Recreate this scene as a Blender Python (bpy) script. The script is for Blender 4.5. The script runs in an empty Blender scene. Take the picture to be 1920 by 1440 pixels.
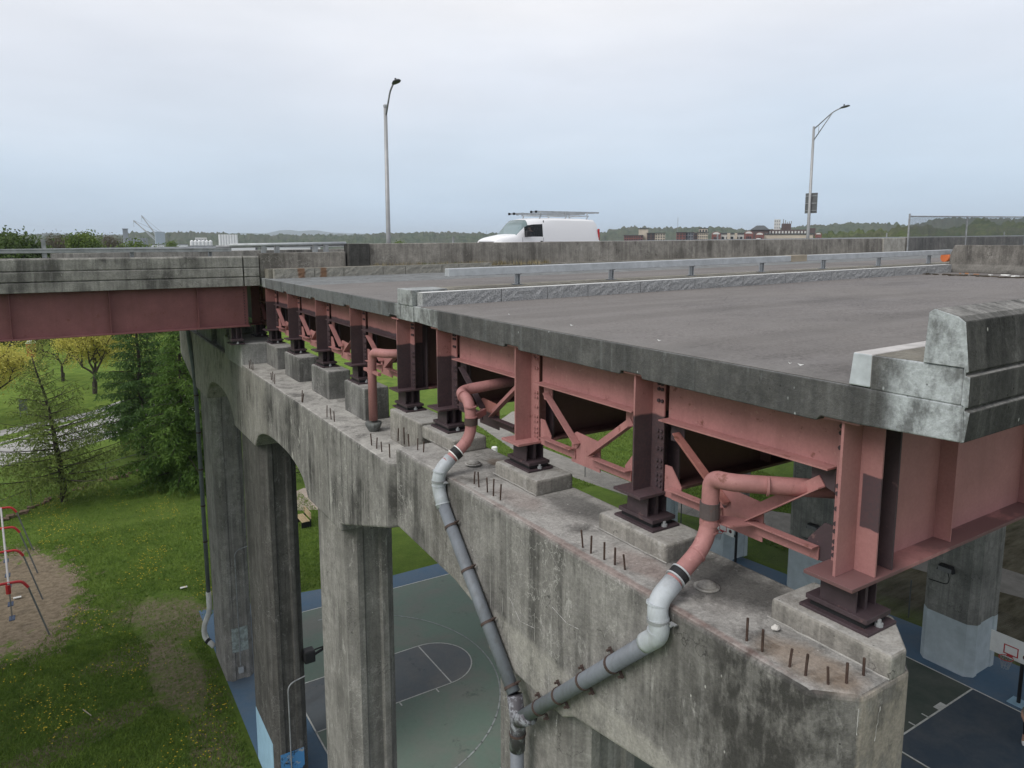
import bpy, bmesh, math, random
import numpy as np
from mathutils import Vector, Matrix
rnd = random.Random(7); nr = np.random.default_rng(7)
sc = bpy.context.scene
COL = sc.collection
PI = math.pi

# ------------------------------------------------------------------ camera
F_, HY, CY = 1352., 450., 637.
PT = math.atan((CY-HY)/F_); AX = math.atan2(870, math.hypot(F_, CY-HY))
fwd = Vector((math.sin(AX)*math.cos(PT), math.cos(AX)*math.cos(PT), -math.sin(PT)))
rgt = Vector((math.cos(AX), -math.sin(AX), 0)); upv = rgt.cross(fwd)
cam = bpy.data.cameras.new('camera'); co = bpy.data.objects.new('camera', cam); COL.objects.link(co)
M = Matrix((rgt, upv, -fwd)).transposed().to_4x4(); co.matrix_world = M
cam.sensor_width = 36; cam.lens = 36*F_/1920; cam.shift_y = (CY-720)/1920
cam.clip_start = .1; cam.clip_end = 30000; sc.camera = co
# survey helper: where a sight line of the photograph meets a plane of the site (used for measuring)
def ray(x, y): return fwd + rgt*((x-960)/F_) - upv*((y-CY)/F_)
GZ = -18.0
def G(x, y, z=GZ):
    r = ray(x, y); r = r*(z/r.z); return (r.x, r.y)
GR = .010
def zd(x): return -1.165 + GR*(x-5.4)        # deck level rises gently along the bridge

# ------------------------------------------------------------------ helpers
def fast(name, V, Fc, mat=None, parent=None, smooth=False, mi=None):
    V = np.asarray(V, np.float32); Fc = np.asarray(Fc, np.int32)
    me = bpy.data.meshes.new(name); n, k = Fc.shape
    me.vertices.add(len(V)); me.vertices.foreach_set('co', V.ravel())
    me.loops.add(n*k); me.loops.foreach_set('vertex_index', Fc.ravel())
    me.polygons.add(n); me.polygons.foreach_set('loop_start', np.arange(0, n*k, k, dtype=np.int32))
    me.polygons.foreach_set('loop_total', np.full(n, k, np.int32))
    if mi is not None: me.polygons.foreach_set('material_index', np.asarray(mi, np.int32))
    me.update(calc_edges=True)
    if smooth: me.polygons.foreach_set('use_smooth', np.ones(n, bool))
    return link(name, me, mat, parent)
def link(name, me, mat=None, parent=None):
    o = bpy.data.objects.new(name, me); COL.objects.link(o)
    for m in (mat if isinstance(mat, (list, tuple)) else [mat]):
        if m: me.materials.append(m)
    if parent: setpar(o, parent)
    return o
def setpar(o, p):
    o.parent = p
    o.matrix_parent_inverse = Matrix.Translation(-wloc(p))
def wloc(q):
    return q.location + (wloc(q.parent) + q.matrix_parent_inverse.translation if q.parent else Vector((0,0,0)))
def tag(o, label=None, cat=None, group=None, kind=None):
    if label: o['label'] = label
    if cat: o['category'] = cat
    if group: o['group'] = group
    if kind: o['kind'] = kind
    return o
def empty(name, loc, label, cat, group=None):
    o = bpy.data.objects.new(name, None); COL.objects.link(o); o.location = loc; o.empty_display_size = .2
    return tag(o, label, cat, group)
def kids(o): return [c for c in bpy.data.objects if c.parent == o]
def copy_tree(o, parent=None):
    c = o.copy(); COL.objects.link(c)
    if parent: c.parent = parent
    for ch in kids(o): copy_tree(ch, c)
    return c

class MB:
    def __init__(s): s.v = []; s.f = []; s.m = []
    def add(s, vs, fs, m=0):
        b = len(s.v); s.v += [tuple(v) for v in vs]
        for f in fs: s.f.append([b+i for i in f]); s.m.append(m)
        return s
    def box(s, x0, x1, y0, y1, z0, z1, m=0, shear=0.):
        vs = [(x, y, z+shear*(x-5.4)) for x in (x0, x1) for y in (y0, y1) for z in (z0, z1)]
        return s.add(vs, [(0,1,3,2),(4,6,7,5),(0,4,5,1),(2,3,7,6),(0,2,6,4),(1,5,7,3)], m)
    def bar(s, p, q, w, h, up=(0,0,1), m=0):
        p = Vector(p); q = Vector(q); d = (q-p).normalized(); u = Vector(up)
        a = d.cross(u)
        if a.length < 1e-4: a = d.cross(Vector((1,0,0)))
        a.normalize(); b = a.cross(d).normalized()
        vs = [e + a*(i*w/2) + b*(j*h/2) for e in (p, q) for i, j in ((-1,-1),(1,-1),(1,1),(-1,1))]
        return s.add(vs, [(3,2,1,0),(4,5,6,7),(0,1,5,4),(1,2,6,5),(2,3,7,6),(3,0,4,7)], m)
    def prism(s, poly, axis, a, b, m=0, shear=0., m_end=None):
        # poly in the two other axes (order x,y,z without axis); extruded from a to b
        n = len(poly)
        def P(c, t):
            if axis == 0: return (t, c[0], c[1]+shear*(t-5.4))
            if axis == 1: return (c[0], t, c[1])
            return (c[0], c[1], t)
        vs = [P(c, a) for c in poly] + [P(c, b) for c in poly]
        ar = sum(poly[i][0]*poly[(i+1) % n][1]-poly[(i+1) % n][0]*poly[i][1] for i in range(n))
        flip = (ar > 0) if axis != 1 else (ar < 0)
        s0 = list(range(n)); s1 = list(range(n, 2*n))
        ends = [s0[::-1], s1] if flip else [s0, s1[::-1]]
        s.add(vs, [], m); base = len(s.v)-2*n
        for e in ends: s.f.append([base+i for i in e]); s.m.append(m if m_end is None else m_end)
        for i in range(n):
            j = (i+1) % n; q = [i, j, n+j, n+i] if flip else [i, n+i, n+j, j]
            s.f.append([base+k for k in q]); s.m.append(m)
        return s
    def tube(s, path, r, n=12, caps=True, m=0):
        path = [Vector(p) for p in path]; k = len(path)
        rs = r if isinstance(r, (list, tuple)) else [r]*k
        base = len(s.v); prev = None
        for i, p in enumerate(path):
            d = (path[min(i+1, k-1)]-path[max(i-1, 0)]).normalized()
            if prev is None:
                a = d.cross(Vector((0,0,1)))
                if a.length < 1e-3: a = d.cross(Vector((1,0,0)))
            else: a = prev - d*prev.dot(d)
            a.normalize(); prev = a; b = d.cross(a)
            for j in range(n):
                t = 2*PI*j/n; s.v.append(tuple(p + a*(rs[i]*math.cos(t)) + b*(rs[i]*math.sin(t))))
        for i in range(k-1):
            for j in range(n):
                j2 = (j+1) % n
                s.f.append([base+i*n+j, base+i*n+j2, base+(i+1)*n+j2, base+(i+1)*n+j]); s.m.append(m)
        if caps:
            s.f.append([base+j for j in range(n)][::-1]); s.m.append(m)
            s.f.append([base+(k-1)*n+j for j in range(n)]); s.m.append(m)
        return s
    def lathe(s, prof, c, n=24, m=0):
        c = Vector(c); path = [c+Vector((0,0,z)) for r, z in prof]
        base = len(s.v)
        for (r, z) in prof:
            for j in range(n): s.v.append((c.x+r*math.cos(2*PI*j/n), c.y+r*math.sin(2*PI*j/n), c.z+z))
        for i in range(len(prof)-1):
            for j in range(n):
                j2 = (j+1) % n; s.f.append([base+i*n+j, base+i*n+j2, base+(i+1)*n+j2, base+(i+1)*n+j]); s.m.append(m)
        s.f.append([base+j for j in range(n)][::-1]); s.m.append(m)
        s.f.append([base+(len(prof)-1)*n+j for j in range(n)]); s.m.append(m)
        return s
    def build(s, name, mat, parent=None, bevel=0., smooth=False, seg=2):
        me = bpy.data.meshes.new(name); me.from_pydata(s.v, [], s.f)
        if any(s.m): me.polygons.foreach_set('material_index', s.m)
        if smooth: me.polygons.foreach_set('use_smooth', [True]*len(s.f))
        me.update(); o = link(name, me, mat, parent)
        if bevel:
            b = o.modifiers.new('edge', 'BEVEL'); b.width = bevel; b.segments = seg; b.limit_method = 'ANGLE'; b.angle_limit = .6
        return o
def round_path(pts, r, n=6):
    # polyline with rounded corners
    pts = [Vector(p) for p in pts]; out = [pts[0]]
    for i in range(1, len(pts)-1):
        a, b, c = pts[i-1], pts[i], pts[i+1]
        u = (a-b); v = (c-b); d = min(r, u.length*.48, v.length*.48)
        p0 = b+u.normalized()*d; p1 = b+v.normalized()*d
        for k in range(n+1):
            t = k/n; out.append(p0*(1-t)**2 + b*(2*t*(1-t)) + p1*t**2)
    out.append(pts[-1]); return out

# ------------------------------------------------------------------ materials
class NT:
    def __init__(s, name, rough=.85, metal=0., spec=.3):
        s.mat = bpy.data.materials.new(name); s.mat.use_nodes = True
        s.t = s.mat.node_tree; s.N = s.t.nodes; s.L = s.t.links
        s.b = s.N['Principled BSDF']; s.set(s.b, 'Roughness', rough); s.set(s.b, 'Metallic', metal); s.set(s.b, 'Specular IOR Level', spec)
        s._p = None
    def set(s, n, k, v):
        i = n.inputs[k]
        if hasattr(v, 'links') or isinstance(v, bpy.types.NodeSocket): s.L.new(v, i)
        else:
            if isinstance(v, (tuple, list)) and len(v) == 3 and i.type == 'RGBA': v = (*v, 1)
            i.default_value = v
    def node(s, t, **kw):
        n = s.N.new(t)
        for k, v in kw.items(): setattr(n, k, v)
        return n
    def pos(s):
        if s._p is None: s._p = s.node('ShaderNodeNewGeometry').outputs['Position']
        return s._p
    def obj(s): return s.node('ShaderNodeTexCoord').outputs['Object']
    def nrm(s, ax):
        n = s.node('ShaderNodeSeparateXYZ'); s.L.new(s.node('ShaderNodeNewGeometry').outputs['True Normal'], n.inputs[0]); return n.outputs[ax]
    def axis(s, i):
        n = s.node('ShaderNodeSeparateXYZ'); s.L.new(s.pos(), n.inputs[0]); return n.outputs[i]
    def vec(s, sx, sy, sz, off=(0,0,0), src=None):
        m = s.node('ShaderNodeMapping'); s.L.new(src or s.pos(), m.inputs[0])
        m.inputs['Scale'].default_value = (sx, sy, sz); m.inputs['Location'].default_value = off; return m.outputs[0]
    def noise(s, scale, detail=4., vec=None, rough=.6, dist=0.):
        n = s.node('ShaderNodeTexNoise'); s.L.new(vec or s.pos(), n.inputs['Vector'])
        n.inputs['Scale'].default_value = scale; n.inputs['Detail'].default_value = detail; n.inputs['Roughness'].default_value = rough
        n.inputs['Distortion'].default_value = dist; return n.outputs['Fac']
    def voro(s, scale, vec=None, feat='F1', out='Distance'):
        n = s.node('ShaderNodeTexVoronoi', feature=feat); s.L.new(vec or s.pos(), n.inputs['Vector']); n.inputs['Scale'].default_value = scale
        return n.outputs[out]
    def rng(s, v, a, b, c=0., d=1.):
        n = s.node('ShaderNodeMapRange'); s.set(n, 'Value', v)
        for k, x in zip(('From Min','From Max','To Min','To Max'), (a, b, c, d)): n.inputs[k].default_value = x
        return n.outputs[0]
    def math(s, op, a, b=0.):
        n = s.node('ShaderNodeMath', operation=op); s.set(n, 0, a); s.set(n, 1, b); return n.outputs[0]
    def mix(s, f, a, b, mode='MIX'):
        n = s.node('ShaderNodeMix', data_type='RGBA', blend_type=mode)
        s.set(n, 0, f); s.set(n, 6, a); s.set(n, 7, b); return n.outputs[2]
    def color(s, c): s.set(s.b, 'Base Color', c); return s
    def bump(s, h, strength=.3, dist=.02):
        n = s.node('ShaderNodeBump'); s.set(n, 'Height', h); n.inputs['Strength'].default_value = strength; n.inputs['Distance'].default_value = dist
        s.L.new(n.outputs[0], s.b.inputs['Normal']); return s
    def band(s, v, lo, hi, soft):
        a = s.rng(v, lo-soft, lo+soft); b = s.rng(v, hi-soft, hi+soft, 1., 0.); return s.math('MULTIPLY', a, b)

def simple(name, c, rough=.6, metal=0., var=.12, sc_=3., spec=.3):
    n = NT(name, rough, metal, spec); f = n.noise(sc_, 5)
    c2 = tuple(x*(1-var*1.6) for x in c); c1 = tuple(min(1, x*(1+var)) for x in c)
    return n.color(n.mix(n.rng(f, .3, .7), c2, c1)).mat

def in_spot(n, cx, cy, rx, ry, soft=.6, sc2=2.2):
    m = n.node('ShaderNodeMapping', vector_type='TEXTURE'); n.L.new(n.pos(), m.inputs[0])
    m.inputs['Location'].default_value = (cx, cy, 0); m.inputs['Scale'].default_value = (rx, ry, 1e4)
    l = n.node('ShaderNodeVectorMath', operation='LENGTH'); n.L.new(m.outputs[0], l.inputs[0])
    v = n.math('ADD', l.outputs['Value'], n.math('MULTIPLY', n.math('SUBTRACT', n.noise(sc2, 6, None, .75), .5), 1.5))
    return n.rng(v, 1-soft*.5, 1+soft*.5, 1., 0.)
def concrete(name, base, dark, pale, darkamt=.5, streak=.5, paleamt=.3, off=0., zones=(), topbleach=.0, grain=1., spots=(), veins=.5):
    """weathered cast concrete: mottling, run-off streaks, grime with its own outline, pale leaching marks"""
    n = NT(name, .93, 0, .2); o = (off, off*1.7, off*.6)
    big = n.noise(.7, 7, n.vec(1,1,1,o), .62)
    med = n.noise(3.1, 8, n.vec(1,1,1,o), .72)
    fine = n.noise(26., 5, n.vec(1,1,1,o), .75)
    st = n.noise(1., 6, n.vec(3.0,3.0,.20,o), .62, .35)
    st2 = n.noise(1., 5, n.vec(11,11,.32,o), .6, .25)
    c = n.mix(n.rng(med, .36, .64), tuple(x*.72 for x in base), tuple(min(1,x*1.28) for x in base))
    g = n.rng(n.math('ADD', n.math('MULTIPLY', big, .5), n.math('ADD', n.math('MULTIPLY', st, .4), n.math('MULTIPLY', med, .25))), .555, .655, 0., darkamt*1.5)
    c = n.mix(n.math('MINIMUM', g, .96), c, dark)
    side = n.rng(n.nrm(2), .3, .7, 1., 0.)
    c = n.mix(n.math('MULTIPLY', side, n.rng(st2, .50, .66, 0., streak*.8)), c, tuple(x*1.2 for x in dark))
    c = n.mix(n.math('MULTIPLY', side, n.rng(n.noise(1., 5, n.vec(7,7,.25,(off+2,off,1)), .6, .2), .58, .70, 0., paleamt*1.3)), c, tuple(x*.85 for x in pale))
    pl = n.rng(n.noise(1., 7, n.vec(4.5,4.5,1.6,(off+3,1,4)), .75, .7), .58, .66, 0., paleamt*1.4)
    c = n.mix(pl, c, pale)
    if veins:
        wv = n.node('ShaderNodeVectorMath', operation='ADD'); n.L.new(n.vec(1,1,1,o), wv.inputs[0])
        nz_ = n.node('ShaderNodeTexNoise'); n.L.new(n.pos(), nz_.inputs['Vector']); nz_.inputs['Scale'].default_value = 3.5; nz_.inputs['Detail'].default_value = 6
        n.L.new(nz_.outputs['Color'], wv.inputs[1])
        ve = n.rng(n.voro(2.6, wv.outputs[0], 'DISTANCE_TO_EDGE'), .0, .03, 1., 0.)
        c = n.mix(n.math('MULTIPLY', ve, n.rng(n.noise(.8, 5, n.vec(1,1,1,(off+9,3,2))), .5, .6, 0., veins)), c, tuple(x*1.05 for x in pale))
        ck = n.rng(n.voro(.5, wv.outputs[0], 'DISTANCE_TO_EDGE'), .0, .006, 1., 0.)
        c = n.mix(n.math('MULTIPLY', ck, n.rng(n.noise(1.1, 4, n.vec(1,1,1,(off+5,3,8))), .52, .58, 0., .8)), c, tuple(x*.35 for x in dark))
    for (ax, lo, hi, soft, colr, amt, sc2) in zones:
        v = n.math('ADD', n.axis(ax), n.math('MULTIPLY', n.math('SUBTRACT', n.noise(sc2, 7, n.vec(1,1,.6,(off+7,2,9)), .72), .5), soft*4.5))
        c = n.mix(n.math('MULTIPLY', n.math('MULTIPLY', n.band(v, lo, hi, soft), n.rng(n.noise(4.2, 6, n.vec(1,1,.55,(2,off,3)), .7), .38, .54, .25, 1.)), amt), c, colr)
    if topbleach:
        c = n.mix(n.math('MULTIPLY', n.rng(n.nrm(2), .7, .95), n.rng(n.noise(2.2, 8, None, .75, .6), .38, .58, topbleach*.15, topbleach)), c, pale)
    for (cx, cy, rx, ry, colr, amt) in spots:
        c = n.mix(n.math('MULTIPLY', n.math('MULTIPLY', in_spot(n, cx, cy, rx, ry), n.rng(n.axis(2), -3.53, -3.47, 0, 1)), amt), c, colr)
    c = n.mix(n.rng(fine, .40, .62, .0, .75*grain), c, n.mix(.35, c, tuple(x*.25 for x in dark)))
    pit = n.rng(n.voro(10.), .03, .11, 1., 0.)
    c = n.mix(n.math('MULTIPLY', pit, n.rng(n.noise(4.), .46, .56, 0., .85*grain)), c, tuple(x*.25 for x in dark))
    fl = n.rng(n.voro(7.5, n.vec(1,1,.6,(off,5,2))), .04, .085, 1., 0.)
    c = n.mix(n.math('MULTIPLY', fl, n.rng(n.noise(2.2, 3, n.vec(1,1,1,(4,off,1))), .5, .58, 0., .7*grain)), c, tuple(min(1, x*1.25) for x in pale))
    n.color(c)
    return n.bump(n.math('ADD', n.math('MULTIPLY', fine, .6), n.math('MULTIPLY', med, 1.)), .6, .03).mat

def steel(name, pink=(.385,.182,.174), dark=(.058,.04,.046), cut=None, soft=.03, xmax=None, dk=0., grime=.35, inner=False, chalk=.5):
    """red oxide paint, sun faded and chalky; cut = level under which the steel was repainted in dark primer"""
    n = NT(name, .62, 0, .35)
    med = n.noise(2.2, 6, None, .65); fine = n.noise(30, 3)
    st = n.noise(1., 5, n.vec(6,6,.5), .65, .4)
    c = n.mix(n.rng(med, .3, .7), tuple(x*.84 for x in pink), tuple(x*1.13 for x in pink))
    c = n.mix(n.rng(st, .52, .78, 0, grime), c, (.16,.066,.055))
    c = n.mix(n.rng(n.noise(5., 7, n.vec(1,1,1,(3,1,8)), .75), .60, .67, 0, .75), c, (.14,.05,.03))
    c = n.mix(n.rng(n.noise(9., 5, n.vec(1,1,1,(9,4,1)), .7), .62, .68, 0, chalk), c, (.5,.29,.26))
    if inner: c = n.mix(n.rng(n.axis(0), 6.02, 6.12, 0, .8), c, (.06,.033,.032))  # under-deck darkness painted into the colour behind the girder ends
    dkc = n.mix(n.rng(med, .3, .7), tuple(x*.8 for x in dark), tuple(x*1.3 for x in dark))
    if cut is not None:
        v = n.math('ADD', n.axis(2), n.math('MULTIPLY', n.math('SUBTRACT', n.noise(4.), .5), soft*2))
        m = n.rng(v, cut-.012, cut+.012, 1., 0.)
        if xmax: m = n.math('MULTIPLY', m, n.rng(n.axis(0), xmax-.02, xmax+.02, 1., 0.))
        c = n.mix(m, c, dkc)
    if dk: c = n.mix(dk, c, dkc)
    c = n.mix(n.rng(fine, .35, .7, 0, .22), c, tuple(x*.5 for x in pink))
    n.color(c); return n.bump(n.math('ADD', med, n.math('MULTIPLY', fine, .25)), .12, .01).mat

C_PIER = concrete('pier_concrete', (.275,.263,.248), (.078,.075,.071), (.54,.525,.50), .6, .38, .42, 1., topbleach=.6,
    zones=[(2, -5.7, -4.98, .05, (.44,.42,.38), .6, 2.), (1, 2.7, 4.2, .38, (.055,.053,.05), .97, 1.5), (1, 2.0, 2.868, .006, (.40,.355,.30), .8, 3.), (1, 8.7, 9.9, .3, (.12,.11,.095), .4, 1.5)],
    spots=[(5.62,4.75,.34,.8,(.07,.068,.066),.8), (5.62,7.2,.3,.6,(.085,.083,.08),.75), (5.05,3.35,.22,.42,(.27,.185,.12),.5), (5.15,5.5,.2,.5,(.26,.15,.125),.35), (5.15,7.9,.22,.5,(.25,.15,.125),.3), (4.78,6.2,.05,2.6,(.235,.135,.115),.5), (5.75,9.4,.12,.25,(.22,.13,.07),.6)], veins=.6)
C_PIERL = concrete('pier_concrete_grimy', (.25,.24,.226), (.062,.06,.057), (.54,.525,.49), .65, .55, .55, 5., topbleach=.8,
    zones=[(1, 24.6, 40., .15, (.42,.39,.34), .75, .8), (1, 19.9, 24.9, .12, (.30,.285,.255), .55, .8), (1, 14.9, 15.7, .15, (.26,.25,.23), .4, .8)])  # first zone: far end of the cap painted paler to offset deck shade
C_COL = concrete('column_concrete', (.29,.277,.26), (.10,.096,.09), (.50,.485,.46), .45, .4, .35, 9.)
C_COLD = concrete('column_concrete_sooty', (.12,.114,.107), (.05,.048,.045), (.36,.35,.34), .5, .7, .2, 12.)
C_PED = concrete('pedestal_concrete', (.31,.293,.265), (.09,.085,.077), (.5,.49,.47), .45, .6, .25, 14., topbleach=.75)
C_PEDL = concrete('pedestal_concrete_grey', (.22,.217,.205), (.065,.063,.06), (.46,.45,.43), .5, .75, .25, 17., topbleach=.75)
C_PEDN = concrete('pedestal_concrete_new', (.36,.356,.34), (.17,.167,.16), (.5,.49,.47), .3, .35, .2, 19., topbleach=.3)
C_EDGE = concrete('slab_edge_concrete', (.108,.106,.104), (.05,.051,.052), (.42,.44,.45), .5, .45, .12, 21., topbleach=.3, veins=.0,
    zones=[(1, 1.0, 3.02, .13, (.50,.53,.55), .95, 1.6), (1, 10.9, 12.5, .12, (.44,.46,.46), .8, 2.), (1, 12.5, 24., .3, (.20,.215,.22), .5, 2.5), (1, 22.3, 24., .1, (.42,.44,.44), .7, 2.)])
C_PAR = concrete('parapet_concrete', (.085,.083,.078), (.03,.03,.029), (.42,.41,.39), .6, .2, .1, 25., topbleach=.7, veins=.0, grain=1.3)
C_PARL = concrete('parapet_concrete_banded', (.29,.282,.256), (.085,.082,.076), (.42,.41,.39), .6, .5, .22, 28., topbleach=.3)
C_PARB = concrete('parapet_concrete_mottled', (.30,.28,.25), (.085,.078,.07), (.48,.46,.42), .5, .42, .25, 31., topbleach=.4)
C_LIGHT = concrete('pilaster_concrete_pale', (.40,.385,.35), (.2,.185,.16), (.5,.48,.44), .3, .4, .2, 33.)
C_WALK = concrete('walk_concrete', (.25,.235,.20), (.11,.10,.085), (.4,.385,.35), .4, .1, .2, 35.)
C_BARR = concrete('barrier_concrete', (.19,.178,.162), (.06,.057,.053), (.38,.36,.33), .55, .4, .3, 37., zones=[(2, -1.4, -.72, .06, (.20,.19,.175), .5, 2.)])
def granite():
    n = NT('granite', .8, 0, .3); f = n.noise(40, 4, None, .8); m = n.noise(6, 6, None, .7)
    c = n.mix(n.rng(f, .38, .62), (.17,.172,.175), (.44,.445,.45)); c = n.mix(n.rng(m, .5, .75, 0, .4), c, (.2,.2,.195))
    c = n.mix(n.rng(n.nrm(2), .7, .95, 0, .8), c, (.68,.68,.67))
    n.color(c); return n.bump(n.math('ADD', m, n.math('MULTIPLY', f, .5)), .5, .025).mat
GRAN = granite()
def granite_warm():
    n = NT('granite_weathered', .85, 0, .3); f = n.noise(40, 4, None, .8); m = n.noise(5, 6, None, .7)
    c = n.mix(n.rng(f, .35, .65), (.19,.18,.155), (.36,.35,.31)); c = n.mix(n.rng(m, .45, .75, 0, .6), c, (.16,.15,.13))
    for cx in (6.44, 7.12): c = n.mix(n.math('MULTIPLY', in_spot(n, cx, 22., .10, .5, .6, 6.), .8), c, (.17,.075,.03))
    n.color(c); return n.bump(m, .8, .05).mat
GRANW = granite_warm()
def asphalt():
    n = NT('asphalt', .9, 0, .25); f = n.noise(21, 7, None, .85); m = n.noise(.5, 5, n.vec(.5,1.2,1), .6, .5); m2 = n.noise(2.5, 6, n.vec(.6,1,1), .7)
    c = n.mix(n.rng(f, .38, .62), (.075,.069,.068), (.25,.232,.226))
    c = n.mix(n.rng(m, .42, .7, 0, .6), c, n.mix(.7, c, (.045,.042,.042)))
    c = n.mix(n.rng(m2, .46, .62, 0, .6), c, (.185,.174,.172))
    trk = n.noise(.6, 4, n.vec(.12,2.4,1,(0,3.3,0)), .55, .25)
    c = n.mix(n.rng(trk, .5, .62, 0, .38), c, (.07,.065,.062))
    c = n.mix(n.rng(n.noise(.22, 4, n.vec(1,1,1,(8,3,0)), .6), .4, .6, 0, .4), c, (.20,.184,.172))
    cr = n.rng(n.voro(.55, n.vec(1,1,1), 'DISTANCE_TO_EDGE'), 0., .006, 1., 0.)
    c = n.mix(n.math('MULTIPLY', cr, n.rng(n.noise(.8), .52, .6, 0, .5)), c, (.04,.037,.036))
    sp = n.rng(n.voro(3.2, n.vec(1,1.3,1)), .012, .03, 1., 0.)
    c = n.mix(n.math('MULTIPLY', sp, n.rng(n.noise(.7, 3, n.vec(1,1,1,(5,5,5))), .5, .58, 0, .75)), c, (.45,.44,.42))
    ed = n.rng(n.math('ADD', n.axis(0), n.math('MULTIPLY', n.noise(1.5, 5), 1.2)), 5.9, 6.7, .5, 0.)
    c = n.mix(ed, c, (.2,.19,.18))
    n.color(c); return n.bump(f, .35, .01).mat
ASPH = asphalt()
PINK = steel('red_oxide_steel'); PINKI = steel('red_oxide_steel_inner_shade', inner=True); PINKG = steel('red_oxide_steel_dipped', cut=-1.98, xmax=6.02, inner=True)
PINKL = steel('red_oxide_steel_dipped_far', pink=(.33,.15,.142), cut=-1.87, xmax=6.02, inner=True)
PINKD = steel('red_oxide_steel_dull', chalk=.08, pink=(.205,.085,.085), grime=.5)
PRIM = steel('dark_primer_steel', pink=(.058,.04,.046), grime=.2, dk=.75)
PRIMB = steel('primer_patch_steel', pink=(.085,.058,.066), grime=.1, dk=.5)
MIXD = steel('half_primed_steel', pink=(.35,.145,.125), dk=.0, cut=-2.74, soft=.02)
BLKPT = simple('black_paint', (.022,.022,.024), .5)
GALV = simple('galvanized_steel', (.43,.45,.47), .5, .2, .12, 5.)
GALVD = simple('weathered_zinc', (.31,.32,.33), .6, .2, .2, 5.)
ALU = simple('aluminium_pole', (.34,.345,.35), .5, .4, .08, 2.)
def dirty(name, c, dirt, rough=.55, amt=.5):
    n = NT(name, rough, 0, .35); f = n.noise(2.5, 7, None, .7); st = n.noise(1., 6, n.vec(9,9,1.2), .7, .3); g = n.noise(40, 3)
    k = n.mix(n.rng(f, .35, .66), tuple(x*.82 for x in c), tuple(x*1.12 for x in c)); k = n.mix(n.rng(st, .5, .7, 0, amt), k, dirt); k = n.mix(n.rng(g, .5, .72, 0, .3), k, tuple(x*.6 for x in c))
    n.color(k); return n.bump(f, .08, .01).mat
PVC = dirty('grey_pvc', (.17,.186,.21), (.10,.10,.10))
PVCL = dirty('pale_pvc', (.45,.48,.51), (.26,.26,.25), .5, .45)
def pvc_stain():
    n = NT('stained_pvc', .6); f = n.noise(9, 5, None, .7)
    return n.color(n.mix(n.rng(f, .48, .6), (.085,.08,.09), (.3,.31,.34))).mat
PVCS = pvc_stain()
PVCW = simple('white_pvc', (.62,.62,.60), .5)
RUBB = simple('black_rubber', (.018,.018,.02), .55)
RUST = simple('rusty_bar', (.07,.045,.036), .9, 0, .3, 20.)
CLAMP = simple('brown_clamp', (.075,.052,.046), .7)
WHITE = simple('white_paint', (.78,.78,.76), .5, 0, .05)
LINE = simple('court_line_paint', (.62,.63,.60), .7, 0, .15, 4.)
LINEF = simple('faded_line_paint', (.34,.37,.37), .8, 0, .25, 4.)
RED = simple('red_paint', (.45,.03,.035), .5)
REDM = simple('red_plastic', (.62,.03,.035), .45, 0, .06)
ORNG = simple('orange_plastic', (.55,.15,.05), .6, 0, .1)
DIRT = simple('bare_dirt', (.25,.195,.14), .95, 0, .2, 2.)
GRAVEL = simple('grey_gravel', (.30,.28,.255), .95, 0, .2, 6.)

# ------------------------------------------------------------------ world, sun
w = bpy.data.worlds.new('World'); sc.world = w; w.use_nodes = True
nt = w.node_tree; bg = nt.nodes['Background']
sky = nt.nodes.new('ShaderNodeTexSky'); sky.sky_type = 'NISHITA'; sky.sun_disc = False
SUN_EL, SUN_AZ = math.radians(44), math.radians(-98)
sky.sun_elevation = SUN_EL; sky.sun_rotation = SUN_AZ; sky.air_density = 1.; sky.dust_density = 2.; sky.ozone_density = 1.5
tc = nt.nodes.new('ShaderNodeTexCoord'); sep = nt.nodes.new('ShaderNodeSeparateXYZ'); nt.links.new(tc.outputs['Generated'], sep.inputs[0])
# overcast deck: direction projected on a cloud layer
mp = nt.nodes.new('ShaderNodeMapping'); mp.inputs['Scale'].default_value = (1, 1, 3.2); nt.links.new(tc.outputs['Generated'], mp.inputs[0])
nz = nt.nodes.new('ShaderNodeTexNoise'); nz.inputs['Scale'].default_value = 1.7; nz.inputs['Detail'].default_value = 6; nz.inputs['Roughness'].default_value = .5; nz.inputs['Distortion'].default_value = .4
nt.links.new(mp.outputs[0], nz.inputs['Vector'])
def wmath(op, a, b):
    n = nt.nodes.new('ShaderNodeMath'); n.operation = op
    for i, x in enumerate((a, b)):
        if isinstance(x, (int, float)): n.inputs[i].default_value = x
        else: nt.links.new(x, n.inputs[i])
    return n.outputs[0]
el = wmath('ADD', sep.outputs[2], wmath('MULTIPLY', wmath('SUBTRACT', nz.outputs['Fac'], .5), .16))
ramp = nt.nodes.new('ShaderNodeValToRGB'); nt.links.new(el, ramp.inputs[0])
cr = ramp.color_ramp
stops = [(0., (4.5,5.6,7.0)), (.05, (4.7,5.7,6.9)), (.13, (5.4,6.1,7.0)), (.22, (6.25,6.55,7.15)), (.31, (7.4,7.4,7.6)), (.5, (7.2,7.25,7.4)), (1., (6.9,7.0,7.2))]
cr.elements[0].position = stops[0][0]; cr.elements[0].color = (*[c/10 for c in stops[0][1]], 1)
cr.elements[1].position = 1.; cr.elements[1].color = (*[c/10 for c in stops[-1][1]], 1)
for p, c in stops[1:-1]:
    e = cr.elements.new(p); e.color = (*[x/10 for x in c], 1)
mul = nt.nodes.new('ShaderNodeMix'); mul.data_type = 'RGBA'; mul.blend_type = 'MULTIPLY'; mul.inputs[0].default_value = 1
nz2 = nt.nodes.new('ShaderNodeTexNoise'); nz2.inputs['Scale'].default_value = 3.; nz2.inputs['Detail'].default_value = 6; nz2.inputs['Roughness'].default_value = .55
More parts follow.
